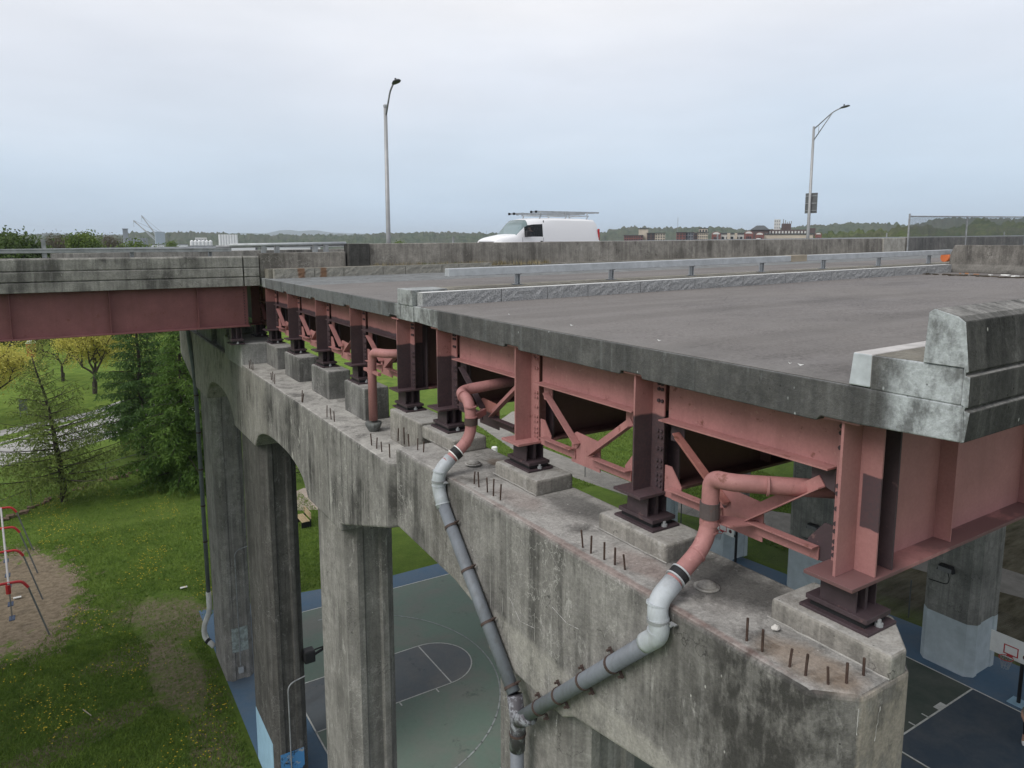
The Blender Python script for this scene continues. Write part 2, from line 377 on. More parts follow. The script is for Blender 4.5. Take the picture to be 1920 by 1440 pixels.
mp2 = nt.nodes.new('ShaderNodeMapping'); mp2.inputs['Scale'].default_value = (1, 1, 4.5); nt.links.new(tc.outputs['Generated'], mp2.inputs[0]); nt.links.new(mp2.outputs[0], nz2.inputs['Vector'])
rr = nt.nodes.new('ShaderNodeMapRange'); nt.links.new(nz2.outputs['Fac'], rr.inputs[0])
for k, x in zip(('From Min','From Max','To Min','To Max'), (.3,.7,9.4,10.5)): rr.inputs[k].default_value = x
nt.links.new(ramp.outputs[0], mul.inputs[6]); nt.links.new(rr.outputs[0], mul.inputs[7])
mx = nt.nodes.new('ShaderNodeMix'); mx.data_type = 'RGBA'; mx.inputs[0].default_value = .9
nt.links.new(sky.outputs[0], mx.inputs[6]); nt.links.new(mul.outputs[2], mx.inputs[7])
nt.links.new(mx.outputs[2], bg.inputs[0]); bg.inputs[1].default_value = .1
sl = bpy.data.lights.new('sun', 'SUN'); sl.energy = 1.45; sl.angle = math.radians(30); sl.color = (1, .97, .92)
so = bpy.data.objects.new('sun', sl); COL.objects.link(so)
# sky rotation: azimuth measured like the sky texture (0 = +Y, clockwise)
sd = Vector((math.sin(SUN_AZ)*math.cos(SUN_EL), math.cos(SUN_AZ)*math.cos(SUN_EL), math.sin(SUN_EL)))
so.rotation_euler = (-sd).to_track_quat('-Z', 'Y').to_euler()
vs = sc.view_settings; vs.view_transform = 'Standard'; vs.look = 'None'; vs.exposure = .42; vs.gamma = 1.

# ================================================================== BRIDGE
def YX(px, Y):                      # x of the vertical line seen at image column px on the plane y = Y
    r = ray(px, HY); return r.x/r.y*Y
GIRD = [3.45, 6.0, 8.5, 10.97, 12.67, 15.2, 17.65, 20.15, 22.55]
def cut(o, co_, no):
    bm = bmesh.new(); bm.from_mesh(o.data)
    r = bmesh.ops.bisect_plane(bm, geom=bm.verts[:]+bm.edges[:]+bm.faces[:], plane_co=co_, plane_no=no, clear_outer=True)
    es = [e for e in r['geom_cut'] if isinstance(e, bmesh.types.BMEdge)]
    bmesh.ops.holes_fill(bm, edges=es); bm.to_mesh(o.data); bm.free()
def rough_edges(o, cuts, amp, seed=0, keep_x=None):
    """subdivide and jitter a concrete piece so its edges are not ruler straight"""
    bm = bmesh.new(); bm.from_mesh(o.data)
    bmesh.ops.triangulate(bm, faces=[f for f in bm.faces if len(f.verts) > 4])
    bmesh.ops.subdivide_edges(bm, edges=bm.edges[:], cuts=cuts, use_grid_fill=True)
    from mathutils import noise as mn
    for v in bm.verts:
        d = mn.noise_vector(Vector(v.co)*3.1+Vector((seed,0,0)))+mn.noise_vector(Vector(v.co)*11.+Vector((seed,5,0)))*.5
        v.co += d*amp
    bm.to_mesh(o.data); bm.free()

# ---- right roadway slab and its outer parapet
def notched(y0, y1, ztop, zbot, znotch, gs, tip=None):
    p = [(y0, zbot if tip is None else tip)]
    for g in gs:
        a, b = g-.165, g+.165
        if a-.03 > y0 and b+.03 < y1: p += [(a-.02, zbot), (a, znotch), (b, znotch), (b+.02, zbot)]
        elif a <= y0+.4: p += [(b, znotch), (b+.02, zbot)]
    p += [(y1, zbot), (y1, ztop), (y0, ztop)]
    return p
deck = empty('bridge_deck', (5.4, 7, -1.5), 'dark concrete deck slab of the nearer roadway with notches over pink girders', 'bridge deck')
pl = [(2.50,-1.44),(3.28,-1.475),(3.62,-1.475),(3.66,-1.52)]
for g in GIRD[1:3]: pl += [(g-.185,-1.52),(g-.165,-1.475),(g+.165,-1.475),(g+.19,-1.52)]
pl += [(10.78,-1.50),(10.80,-1.475),(11.72,-1.44),(11.72,-1.17),(3.36,-1.17),(2.5,-1.17)]
o = MB().prism(pl, 0, 5.4, 60, 0, GR).build('slab', C_EDGE, deck, .012)
o = MB().box(5.42, 60, 3.37, 11.49, -1.168, -1.162, 0, GR).build('road_surface', ASPH, deck); 
b = MB().box(5.4, 60, 2.52, 3.2, -1.169, -.90, 0, GR).build('side_walk', C_EDGE, deck, .008)
b = MB().box(5.43, 60, 2.8, 3.19, -.9, -.896, 0, GR).build('walk_surface', C_WALK, deck)
pf = simple('white_kerb_paint', (.48,.46,.45), .8, 0, .12, 6.); pfe = simple('pale_kerb_end', (.47,.50,.53), .8, 0, .14, 7.)
m_ = MB(); m_.prism([(3.2,-1.16),(3.385,-1.16),(3.36,-.892),(3.2,-.892)], 0, 5.40, 9.8, 0, GR, m_end=1).prism([(3.2,-1.16),(3.385,-1.16),(3.36,-.892),(3.2,-.892)], 0, 9.81, 13., 0, GR)
m_.build('kerb', [pf, pfe], deck, .012)
wp = empty('bridge_parapet', (5.4, 2.65, -1.4), 'near end of dark speckled parapet with pale broken end above the outer girder', 'parapet')
# outer face with two drip grooves; end face is pale where it was cut
pr = [(2.80,-.897),(2.785,-.52),(2.745,-.49),(2.575,-.535),(2.525,-.57),(2.478,-.922),(2.497,-.93),(2.497,-.948),(2.465,-.955),(2.462,-1.175),(2.484,-1.182),(2.484,-1.20),(2.448,-1.208),(2.47,-1.43),(2.499,-1.44),(2.499,-1.17),(2.515,-1.168),(2.515,-.897)]
o = MB().prism(pr, 0, 5.385, 30, 0, GR, m_end=1).build('wall', [C_PAR, C_EDGE], wp, .015)
for xx in (7.55, 7.95):
    e = MB().lathe([(.02,0),(.02,.02),(.035,.021),(.035,.05),(.016,.051),(.016,.12)], (xx, 2.7, -.5+GR*(xx-5.4)), 8).build('anchor_bolt', GALVD, wp)
MB().tube([(5.9,2.79,-.72),(5.92,2.84,-.70),(5.9,2.87,-.67)], .009, 6).build('stub_bar', RUST, wp)

# ---- left slab (further roadway, beyond the median)
deck2 = empty('bridge_deck', (5.4, 17, -1.4), 'streaked bluish concrete deck slab of the further roadway beyond the median rail', 'bridge deck')
pl = [(11.76,-1.44),(12.49,-1.44)]
for g in GIRD[4:8]: pl += [(g-.185,-1.455),(g-.165,-1.41),(g+.165,-1.41),(g+.19,-1.455)]
pl += [(22.30,-1.42),(23.0,-1.40),(23.0,-1.15),(11.76,-1.17)]
pl[0:2] = [(11.76,-1.46)]
MB().prism(pl, 0, 5.4, 60, 0, GR).build('slab', C_EDGE, deck2, .012)
MB().box(5.42, 60, 12.41, 22.02, -1.166, -1.158, 0, GR).build('road_surface', ASPH, deck2)
MB().box(5.38, 6.1, 11.765, 12.4, -1.169, -.885, 0, GR).build('kerb_end', C_EDGE, deck2, .012)
MB().box(6.1, 60, 11.73, 12.4, -1.169, -.90, 0, GR).build('median_strip', C_WALK, deck2)
MB().box(5.5, 9.2, 22.23, 22.72, -1.16, -.87, 0, GR).build('walk', C_WALK, deck2)
MB().box(9.2, 60, 22.23, 22.72, -1.16, -.98, 0, GR).build('walk', C_WALK, deck2)

# ---- granite kerbs, stone by stone
def kerb(name, y0, y1, zb, zt, joints, mat, label, face=-1):
    k = empty(name, (joints[0], y0, zb), label, 'kerb')
    for i in range(len(joints)-1):
        a, b_ = joints[i]+.008, joints[i+1]-.008
        m = MB(); N = max(3, int((b_-a)/.09)); H = 4
        # rock faced front: grid with rough depth, plain top and back
        idx = {}
        for ii in range(N+1):
            for j in range(H+1):
                x = a+(b_-a)*ii/N; z = zb+(zt-zb)*j/H
                edge = ii in (0, N) or j == H
                dy = 0 if edge else rnd.uniform(-.01, .022)
                m.v.append((x, y0+(dy*-face if False else -dy*.6), z+GR*(x-5.4))); idx[ii, j] = len(m.v)-1
        for ii in range(N):
            for j in range(H):
                m.f.append([idx[ii,j], idx[ii+1,j], idx[ii+1,j+1], idx[ii,j+1]]); m.m.append(0)
        q = len(m.v)
        for x in (a, b_):
            for z in (zb, zt): m.v.append((x, y1, z+GR*(x-5.4)))
        m.f.append([idx[ii,H] for ii in range(N+1)]+[q+3, q+1]); m.m.append(0)
        m.f.append([idx[0,j] for j in range(H, -1, -1)][::-1]+[q+1, q]); m.m.append(0)
        m.f.append([idx[N,j] for j in range(H+1)][::-1]+[q+2, q+3][::1]); m.m.append(0)
        m.f.append([q, q+1, q+3, q+2]); m.m.append(0)
        m.build('kerb_stone', mat, k)
    return k
kerb('granite_kerb', 11.5, 11.715, -1.165, -.92, [5.46]+[YX(p, 11.5) for p in (940,1027,1104,1203,1306,1397,1477,1563,1682,1744)]+[23.35],
     GRAN, 'rock faced grey granite kerb under the long box beam guardrail')
kerb('granite_kerb', 22.03, 22.22, -1.16, -.87, [5.62]+[YX(p, 22.03) for p in (588,643,717,759,828,860)]+[13.2],
     GRANW, 'low weathered granite kerb with rust marks beside the far parapet')

# ---- girders
BOLT = None
def bolt_mesh():
    global BOLT
    if BOLT is None:
        o = MB(); n = 6
        vs = [(-.022, .021*math.cos(2*PI*k/n), .021*math.sin(2*PI*k/n)) for k in range(n)]+[(0, .021*math.cos(2*PI*k/n), .021*math.sin(2*PI*k/n)) for k in range(n)]
        o.add(vs, [list(range(n))[::-1]]+[[k, (k+1) % n, n+(k+1) % n, n+k] for k in range(n)])
        BOLT = bpy.data.meshes.new('bolt'); BOLT.from_pydata(o.v, [], o.f)
    return BOLT
def bolts(plate, pts, mat):
    me = bolt_mesh()
    key = mat.name
    if key not in BM:
        c = me.copy(); c.materials.append(mat); BM[key] = c
    for p in pts:
        o = bpy.data.objects.new('bolt', BM[key]); COL.objects.link(o); setpar(o, plate); o.location = p
BM = {}
PATCH = steel('red_oxide_steel_patched', pink=(.37,.13,.11))
def girder(Y, zt, zb, x0, x1, mat, label, outer=False, sides=(-1, 1), xs=None, endz=None, boltmat=None, dkmat=None):
    g = empty('steel_girder', (x0, Y, zb), label, 'girder', 'steel plate girders')
    MB().box(x0+.09, x1, Y-.012, Y+.012, zt+.02, zb+.035, 0, 0).build('web', mat, g)
    MB().box(x0+.06, x1, Y-.16, Y+.16, zt, zt+.022).build('top_flange', mat, g)
    MB().box(x0, x1, Y-.23, Y+.23, zb, zb+.034).build('bottom_flange', PRIM if endz else mat, g, .004)
    for s in sides:
        dm = dkmat or mat
        cp = MB().box(x0+.36, x0+.378, *sorted((Y+s*.013, Y+s*.205)), zt+.001, zb+.035).build('connection_plate', mat, g)
        pts = []
        H = zt-zb
        for f in (.08,.125,.22,.47,.52,.62,.72,.77,.84,.885,.93):
            for dy in (.12, .175): pts.append((x0+.359, Y+s*dy, zt-H*f))
        if not (outer and s < 0): bolts(cp, pts, boltmat or mat)
        for xx in [x0+.62]: MB().box(xx, xx+.022, *sorted((Y+s*.013, Y+s*.2)), zt+.001, zb+.036).build('bearing_stiffener', PRIM if not outer or s > 0 else PRIM, g)
        for xx in (xs or [x0+2.3+1.9*k for k in range(8)]):
            if xx < x1-.3: MB().box(xx, xx+.014, *sorted((Y+s*.013, Y+s*.17)), zt+.001, zb+.036).build('stiffener', mat, g)
    return g
ORD = ['outermost', 'second', 'third', 'fourth']
def patch_mat():
    n = NT('red_oxide_steel_with_patch', .62, 0, .35); med = n.noise(2.2, 6); st = n.noise(1., 5, n.vec(6,6,.5), .65, .4)
    c = n.mix(n.rng(med, .3, .7), (.315,.152,.148), (.395,.192,.185)); c = n.mix(n.rng(st, .55, .8, 0, .3), c, (.2,.08,.07))
    v = n.math('ADD', n.axis(2), n.math('MULTIPLY', n.math('SUBTRACT', n.noise(6.), .5), .05))
    fl_ = n.math('MULTIPLY', n.rng(n.axis(2), -2.862, -2.855, 1, 0), n.math('MAXIMUM', n.rng(n.noise(1.6, 6, n.vec(.6,1,1)), .42, .5), n.rng(n.axis(0), 6.1, 6.3, 1, 0))); c = n.mix(n.math('MULTIPLY', fl_, .85), c, (.10,.06,.062))
    m = n.math('MULTIPLY', n.band(v, -2.45, -1.98, .006), n.rng(n.axis(0), 5.9, 5.95, 1, 0)); m = n.math('MULTIPLY', m, n.rng(n.axis(1), 3.405, 3.415, 1, 0))
    c = n.mix(m, c, (.075,.052,.06)); c = n.mix(n.rng(n.noise(40, 3), .35, .7, 0, .2), c, (.17,.06,.055))
    return n.color(c).mat
PM = patch_mat()
girder(GIRD[0], -1.497, -2.895, 5.38, 34, PM, 'outer pink girder under the parapet, its inner bolts and patch of dark primer showing', True, xs=[7.05+1.75*k for k in range(12)], boltmat=PRIM)
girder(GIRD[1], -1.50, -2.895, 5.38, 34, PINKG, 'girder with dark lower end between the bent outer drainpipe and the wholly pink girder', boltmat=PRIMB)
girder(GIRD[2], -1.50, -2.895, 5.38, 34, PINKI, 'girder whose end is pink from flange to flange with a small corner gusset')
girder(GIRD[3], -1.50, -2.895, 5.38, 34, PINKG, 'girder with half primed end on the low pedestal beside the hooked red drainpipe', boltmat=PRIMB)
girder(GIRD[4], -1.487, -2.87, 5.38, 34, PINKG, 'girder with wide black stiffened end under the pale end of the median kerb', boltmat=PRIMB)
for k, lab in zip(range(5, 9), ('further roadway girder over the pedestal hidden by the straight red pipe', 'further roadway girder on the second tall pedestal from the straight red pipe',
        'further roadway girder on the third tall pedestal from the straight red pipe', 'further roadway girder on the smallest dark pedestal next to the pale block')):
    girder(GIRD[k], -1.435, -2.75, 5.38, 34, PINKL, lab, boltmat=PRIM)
girder(24.5, -1.435, -2.75, 5.38, 34, PINKD, 'dull maroon girder end standing on the pale block beside the long fascia girder', boltmat=PRIM)
fg = girder(22.98, -1.375, -2.62, -45, 5.02, PINKD, 'long deep maroon fascia girder spanning above the park on the left', xs=[YX(p, 22.98) for p in (5, 195, 362)]+[YX(5, 22.98)-2.35*k for k in range(1, 16)])
bolts(fg, [(4.93, 22.93, -1.5-.085*k) for k in range(13)], PRIM)

MB().box(5.9, 5.93, 23.3, 35, -2.75, -1.42).build('end_diaphragm', PRIM, fg)
# ---- end cross frames between the girders
def xframe(Ya, Yb, zt, zb, label, mats, x=5.80, ru=None, rl=None, lu=None):
    """Ya > Yb"""
    d = empty('cross_frame', (x, (Ya+Yb)/2, zt), label, 'cross frame', 'end cross frames between the girders')
    ch, dg1, dg2, lo = mats
    a, b_ = Ya-.21, Yb+.21; zc = zt-.50
    MB().box(x-.008, x+.008, b_+.012, a-.012, zc, zt-.002).build('channel', ch, d)
    MB().box(x-.17, x-.009, b_+.014, a-.014, zc-.012, zc+.004).build('channel_flange', ch, d)
    h = zb+.02; ym = (Ya+Yb)/2
    def plate(poly, m): MB().prism(poly, 0, x-.03, x-.015).build('gusset', m, d)
    plate([(a-.28, zc-.24), (a-.08, zc-.24), (a-.08, zc-.014), (a-.28, zc-.014)], lu or dg1)
    plate([(b_+.02, zc-.24), (b_+.26, zc-.17), (b_+.26, zc-.014), (b_+.02, zc-.014)], ru or dg2)
    plate([(ym-.30, h-.13), (ym+.30, h-.13), (ym+.30, h+.23), (ym+.2, h+.30), (ym-.30, h+.27)], lo)
    plate([(a-.26, h-.07), (a+.0, h-.07), (a+.0, h+.3), (a-.1, h+.3), (a-.26, h+.1)], lo)
    plate([(b_-.0, h-.07), (b_+.26, h-.07), (b_+.26, h+.1), (b_+.1, h+.3), (b_, h+.3)], rl or lo)
    def angle(p, q, m, nm):
        WD = .135 if nm == 'lower_strut' else .11
        k = MB(); u = (Vector(q)-Vector(p)).normalized(); nvec = u.cross(Vector((1,0,0)))
        k.bar(Vector(p)-Vector((.004,0,0)), Vector(q)-Vector((.004,0,0)), WD, .012, (1,0,0))
        k.bar(Vector(p)+nvec*(WD/2)-Vector((.06,0,0)), Vector(q)+nvec*(WD/2)-Vector((.06,0,0)), .012, .1, (1,0,0)); k.build(nm, m, d)
    xx = x-.038
    angle((xx, a-.18, zc-.16), (xx, ym+.14, h+.12), dg1, 'diagonal_brace')
    angle((xx, b_+.14, zc-.16), (xx, ym-.14, h+.12), dg2, 'diagonal_brace')
    angle((xx, a-.13, h), (xx, ym+.2, h), lo, 'lower_strut'); angle((xx, ym-.2, h), (xx, b_+.13, h), lo, 'lower_strut')
    return d
PRB = PRIMB
xframe(GIRD[1], GIRD[0], -1.50, -2.87, 'pink cross frame behind the bent red drainpipe, next to the outer girder', (PINK, MIXD, PINK, PINK), ru=PRIMB, rl=PRIMB, lu=PRIMB)
xframe(GIRD[2], GIRD[1], -1.50, -2.86, 'cross frame with wholly pink braces beside the all pink girder end', (PINK, PINK, PINK, PINK))
xframe(GIRD[3], GIRD[2], -1.50, -2.86, 'cross frame with dark centre gusset behind the hooked drainpipe', (PINK, PRB, PINK, MIXD), ru=PRIMB, lu=PRIMB)
flab = ['cross frame above the straight red downpipe beside the black stiffened girder end', 'cross frame one bay beyond the straight red downpipe', 'cross frame two bays beyond the straight red downpipe',
        'cross frame nearest the pale corner of the slab']
for k in range(4, 8): xframe(GIRD[k+1], GIRD[k], -1.44, -2.70, flab[k-4], (PINKL, PINK, PINK, PINK))
xframe(24.5, GIRD[8], -1.44, -2.70, 'cross frame half hidden behind the end of the maroon fascia girder', (PINKD, PINKD, PINKD, PINKD))

# ---- bearings
def bearing(Y, z0, z1, label, x=5.70):
    b = empty('bridge_bearing', (x, Y, z0), label, 'bearing', 'steel bearings under the girders'); H = z1-z0
    MB().box(x-.21, x+.21, Y-.33, Y+.33, z0, z0+.028).build('base_plate', PRIM, b, .004)
    MB().box(x-.15, x+.15, Y-.26, Y+.26, z0+.028, z0+.028+H*.14).build('rubber_pad', RUBB, b)
    MB().box(x-.18, x+.18, Y-.29, Y+.29, z0+.028+H*.14, z0+.028+H*.26).build('sole_plate', PRIM, b, .004)
    zz = z0+.028+H*.26; m = MB()
    m.box(x-.15, x-.135, Y-.17, Y+.17, zz, z1); m.box(x+.135, x+.15, Y-.17, Y+.17, zz, z1); m.box(x-.135, x+.135, Y-.01, Y+.01, zz, z1)
    m.box(x-.02, x+.02, Y-.17, Y-.01, zz, z1); m.box(x-.02, x+.02, Y+.01, Y+.17, zz, z1); m.build('pedestal_post', PRIM, b)
    for s in (-1, 1):
        MB().lathe([(.035,0),(.035,.03),(.018,.031),(.018,.06)], (x, Y+s*.295, z0+.028), 8).build('anchor_nut', GALVD, b)
    return b
BL = ['bearing on the chamfered pier end pedestal under the outer girder', 'dark bearing on the rectangular pedestal between the all pink girder and the drainpipe bend', 'bearing directly under the all pink girder end',
      'dark bearing on the pedestal beside the hooked red drainpipe', 'dark bearing with tall pedestal under the black stiffened girder end', 'bearing half hidden behind the straight red downpipe',
      'bearing on the second tall grey pedestal beyond the straight red downpipe', 'bearing on the third tall grey pedestal beyond the straight red downpipe', 'bearing on the small dark pedestal beside the pale block']
ZP = [-3.27, -3.27, -3.27, -3.27, -3.25]+[-3.14]*4
for k, Y in enumerate(GIRD): bearing(Y, ZP[k], (-2.895 if k < 4 else -2.87 if k == 4 else -2.75), BL[k])
bearing(24.5, -3.14, -2.75, 'bearing under the dull maroon girder end on the pale block')
bearing(22.98, -3.14, -2.62, 'bearing under the end of the long fascia girder on the pale block', 4.62)

# ---- piers
def col_prism(x0, x1, y0, y1, z0, z1, c=.2, rec=.05, fl=.28):
    cx0, cx1, cy0, cy1 = x0+fl, x1-fl, y0+fl*1.6, y1-fl*1.6
    p = [(x0+c,y0),(cx0+.05,y0),(cx0+.1,y0+rec),(cx1-.1,y0+rec),(cx1-.05,y0),(x1-c,y0),(x1,y0+c),(x1,cy0),(x1-rec,cy0+.05),(x1-rec,cy1-.05),(x1,cy1),(x1,y1-c),(x1-c,y1),
         (cx1-.05,y1),(cx1-.1,y1-rec),(cx0+.1,y1-rec),(cx0+.05,y1),(x0+c,y1),(x0,y1-c),(x0,y0+c)]
    return MB().prism(p, 2, z0, z1)
pier = empty('bridge_pier', (5.4, 7.1, GZ), 'hammerhead concrete pier carrying the nearer roadway, with grey drainpipes on its face', 'pier')
poly = [(2.85,-3.46),(2.85,-4.93),(6.1,-5.49),(6.3,-5.62),(8.02,-5.62),(8.07,-5.45),(8.2,-5.25),(8.45,-5.13),(9.0,-5.02),(11.1,-4.9),(11.1,-3.5)]
capn = MB().prism(poly, 0, 4.72, 6.08).build('cap', C_PIER, pier, .05, seg=3)
cut(capn, (4.72, 3.12, 0), Vector((-1,-1.05,0)).normalized()); cut(capn, (6.08, 3.2, 0), Vector((1,-1.2,0)).normalized())
col_prism(4.86, 5.95, 6.16, 8.12, GZ, -5.5).build('column', C_COL, pier)
def pedestal(par, x0, x1, y0, y1, z0, z1, mat, name='pedestal'):
    return MB().box(x0, x1, y0, y1, z0, z1).build(name, mat, par, .035, seg=3)
p4 = pedestal(pier, 5.38, 6.02, 2.86, 4.0, -3.5, -3.27, C_PED); cut(p4, (6.02, 3.2, 0), Vector((1,-1.2,0)).normalized())
p3 = pedestal(pier, 5.38, 6.0, 5.35, 6.5, -3.5, -3.27, C_PED); p2 = pedestal(pier, 5.38, 6.02, 7.83, 8.92, -3.5, -3.27, C_PED)
p1 = pedestal(pier, 5.37, 6.0, 10.2, 11.42, -3.5, -3.27, C_PED); p0 = pedestal(pier, 5.36, 6.0, 11.44, 12.85, -3.9, -3.25, C_PED)
GROUT = simple('pale_grout', (.36,.35,.33), .9, 0, .2, 12.)
for (a, b_) in ((2.88,4.0),(5.35,6.52),(7.83,8.95),(10.2,11.1)):
    m = MB(); N = 14
    pts = [(5.378-abs(rnd.gauss(0,.006)), a-.02+(b_-a+.04)*i/N, -3.458) for i in range(N+1)]
    m.tube(pts, .007, 5).build('grout_line', GROUT, pier)
def rebar(par, x, y, z, h, lean=(0,0)):
    MB().tube([(x,y,z-.03),(x+lean[0]*.5,y+lean[1]*.5,z+h*.5),(x+lean[0],y+lean[1],z+h)], .0115, 6).build('rebar', RUST, par)
LEACH = simple('white_leaching', (.42,.41,.395), .9, 0, .2, 14.)
for (px0, py0, px1, py1) in ((955,1120,975,1165),(975,1165,1002,1178),(1002,1120+30,1003,1205),(1035,1138,1062,1168),(1062,1168,1085,1180),(943,1115,941,1178),(1045,1340,1043,1362),(1003,1368,1003,1380),(1610,1330,1606,1378),(1650,1325,1640,1390)):
    X_ = 4.715; ra = ray(px0, py0); rb = ray(px1, py1)
    if px0 > 1600: pa_, pb_2 = ra*(2.846/ra.y), rb*(2.846/rb.y)
    else: pa_, pb_2 = ra*(X_/ra.x), rb*(X_/rb.x)
    m = MB(); N = 11; q = [pa_.lerp(pb_2, i/N)+Vector((0, rnd.gauss(0,.003), 0)) for i in range(N+1)]
    m.tube(q, [.001+.0035*rnd.random() for _ in q], 5).build('leaching_run', LEACH, pier)
def barpx(par, pts, z):             # bars measured on the photograph at the level of the cap
    for (px, py, top) in pts:
        x, y = G(px, py, z); d = Vector((x,y,z)).dot(fwd); h = (py-top)/F_*d*1.02
        rebar(par, x, y, z, h, (rnd.gauss(0,.012), rnd.gauss(0,.012)))
barpx(pier, [(1400,1201,1160),(1429,1221,1180),(1480,1250,1216),(1510,1266,1223),(1553,1283,1251),(1587,1281,1242),(1619,1266,1232)], -3.46)
barpx(pier, [(1093,1024,993),(1108,1035,1003),(1133,1047,1015),(1153,1057,1027),(1172,1066,1039)], -3.46)
barpx(pier, [(889,905,884),(898,911,884),(914,921,895),(925,928,897),(938,936,907)], -3.47)
barpx(pier, [(746,824,803),(758,830,801),(767,837,814),(783,844,822),(794,848,828),(781,814,800)], -3.5)
for px, py in ((887, 868), (1325, 1098)):
    x, y = G(px, py, -3.45)
    MB().lathe([(.13,0),(.13,.012),(.105,.014),(.1,.03),(.06,.055),(.0,.062)], (x, y, -3.468), 20).build('vent_cap', C_PED, pier, smooth=True)
x, y = G(1454, 1182, -3.46)
st = bpy.data.meshes.new('loose_stone'); bm = bmesh.new(); bmesh.ops.create_icosphere(bm, subdivisions=2, radius=.035)
for v in bm.verts: v.co = Vector((v.co.x*1.3, v.co.y, v.co.z*.8))*(1+rnd.uniform(-.2,.2))
bm.to_mesh(st); bm.free(); o = link('loose_stone', st, simple('white_stone', (.55,.53,.5), .9)); o.location = (x, y, -3.435)
tag(o, 'small white loose stone lying on the pier cap behind the rusty bars', 'stone')

pierl = empty('bridge_pier', (5.4, 22, GZ), 'sooty arched concrete pier on tall columns carrying the further roadway', 'pier')
def arch(ya, yb, zs, zc, n=14):      # from ya down to yb (ya > yb)
    out = []
    for i in range(1, n):
        t = i/n; s = 2*t-1
        out.append((ya+(yb-ya)*t, zs+(zc-zs)*(1-abs(s)**2.6)**.6))
    return out
top = [(35.5,-3.70),(11.14,-3.86)]
poly = top+[(11.14,-4.96),(14.05,-5.90)]
poly += [(14.05,-6.05),(16.35,-6.05)]+arch(16.35, 21.55, -6.05, -5.32)+[(21.55,-6.05),(24.35,-6.05)]+arch(24.35, 29.25, -6.05, -5.12)+[(29.25,-6.05),(32.0,-6.05)]+[(35.5,-5.1)]
capl = MB().prism(poly, 0, 4.72, 6.08).build('cap', C_PIERL, pierl, .04, seg=2)
cut(capl, (4.72, 11.45, 0), Vector((-1,-1,0)).normalized())
col_prism(4.87, 5.95, 14.1, 16.3, GZ, -5.95).build('column', C_COL, pierl)
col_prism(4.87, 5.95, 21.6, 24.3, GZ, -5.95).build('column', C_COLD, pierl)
col_prism(4.87, 5.95, 29.3, 31.95, GZ, -5.95).build('column', C_COL, pierl)
for Y, hw in ((15.0,.62),(17.42,.66),(19.9,.68),(22.0,.62)): pedestal(pierl, 5.43, 6.0, Y-hw, Y+hw, -3.95, -3.14, C_PEDL)
pedestal(pierl, 4.72-.005, 5.9, 22.75, 25.3, -3.9, -3.14, C_PEDN); pedestal(pierl, 4.9, 5.9, 25.9, 27.6, -3.9, -3.0, C_PEDL); pedestal(pierl, 4.85, 5.9, 28.4, 31.6, -3.9, -2.75, C_PEDL)
barpx(pierl, [(468,689,676),(471,690,674),(474,692,679)], -3.76); barpx(pierl, [(512,714,697),(509,711,699),(515,718,702)], -3.78)
barpx(pierl, [(613,782,760),(621,786,765),(627,790,772)], -3.83); barpx(pierl, [(697,835,813),(706,841,820),(716,847,828),(731,857,832)], -3.85)
x, y = G(566, 752, -3.8); MB().tube([(x,y,-3.83),(x+.1,y+.28,-3.6)], .011, 6).build('rebar', RUST, pierl); MB().tube([(x,y-.05,-3.83),(x-.05,y-.35,-3.55)], .011, 6).build('rebar', RUST, pierl)
# paint and fittings on the columns
BLUEP = simple('pale_blue_paint', (.33,.52,.66), .8, 0, .06, 3.); BLUEG = simple('blue_grey_paint', (.44,.50,.525), .8, 0, .10, 2.)
MB().box(4.858, 4.869, 21.82, 24.08, GZ+.1, GZ+2.05).build('paint_panel', BLUEP, pierl)
def mural():
    n = NT('peeling_mural', .85); f = n.noise(5, 6, None, .75); f2 = n.noise(3.2, 4, n.vec(1,1,1,(2,2,2)))
    c = n.mix(n.rng(f2, .42, .5), (.03,.035,.045), (.08,.25,.5)); c = n.mix(n.rng(f, .55, .62), c, (.35,.36,.36)); return n.color(c).mat
mu = MB().box(5.03, 5.78, 21.588, 21.598, GZ+.75, GZ+1.75).build('mural', mural(), pierl)
def mural2():
    n = NT('faded_mural', .85); f = n.noise(6, 6, None, .75)
    return n.color(n.mix(n.rng(f, .4, .6), (.2,.22,.21), (.36,.42,.42))).mat
MB().box(5.12, 5.75, 29.285, 29.297, GZ+1.25, GZ+2.3).build('mural', mural2(), pierl)
for (x, Y, zt, zb) in ((5.35, 21.56, GZ+4.1, GZ+.65), (5.4, 29.26, GZ+5.6, GZ+.6)):
    MB().tube(round_path([(x+.55, Y, zt+.1),(x, Y, zt),(x, Y, zb)], .25), .022, 8).build('conduit', GALVD, pierl)
    MB().box(x-.1, x+.1, Y-.09, Y+.02, zb-.25, zb).build('junction_box', GALV, pierl, .01)

# second row of piers, beyond the ball courts
pier2 = empty('bridge_pier', (31.5, 18, GZ), 'second row concrete pier with blue grey painted column feet beside the ball court', 'pier')
MB().box(30.5, 33.1, 1.5, 35, -5.6, -3.5).build('cap', C_PIERL, pier2, .05)
C_COL2 = concrete('column_concrete_second', (.27,.268,.245), (.10,.10,.094), (.36,.355,.33), .4, .5, .15, 41.)
for (x0, x1, ya, yb, zp) in ((30.75,33.0,13.1,15.25,GZ+2.3),(31.0,33.2,20.0,22.3,GZ+2.5),(30.9,32.9,26.0,28.2,GZ+2.3),(30.9,32.9,6.2,8.4,GZ+2.3),(30.9,32.9,31.5,33.5,GZ+2.3)):
    col_prism(x0, x1, ya, yb, zp, -5.5, .28, .05, .5).build('column', C_COL2, pier2)
    col_prism(x0-.012, x1+.012, ya-.012, yb+.012, GZ, zp, .28, .05, .5).build('painted_foot', BLUEG, pier2)

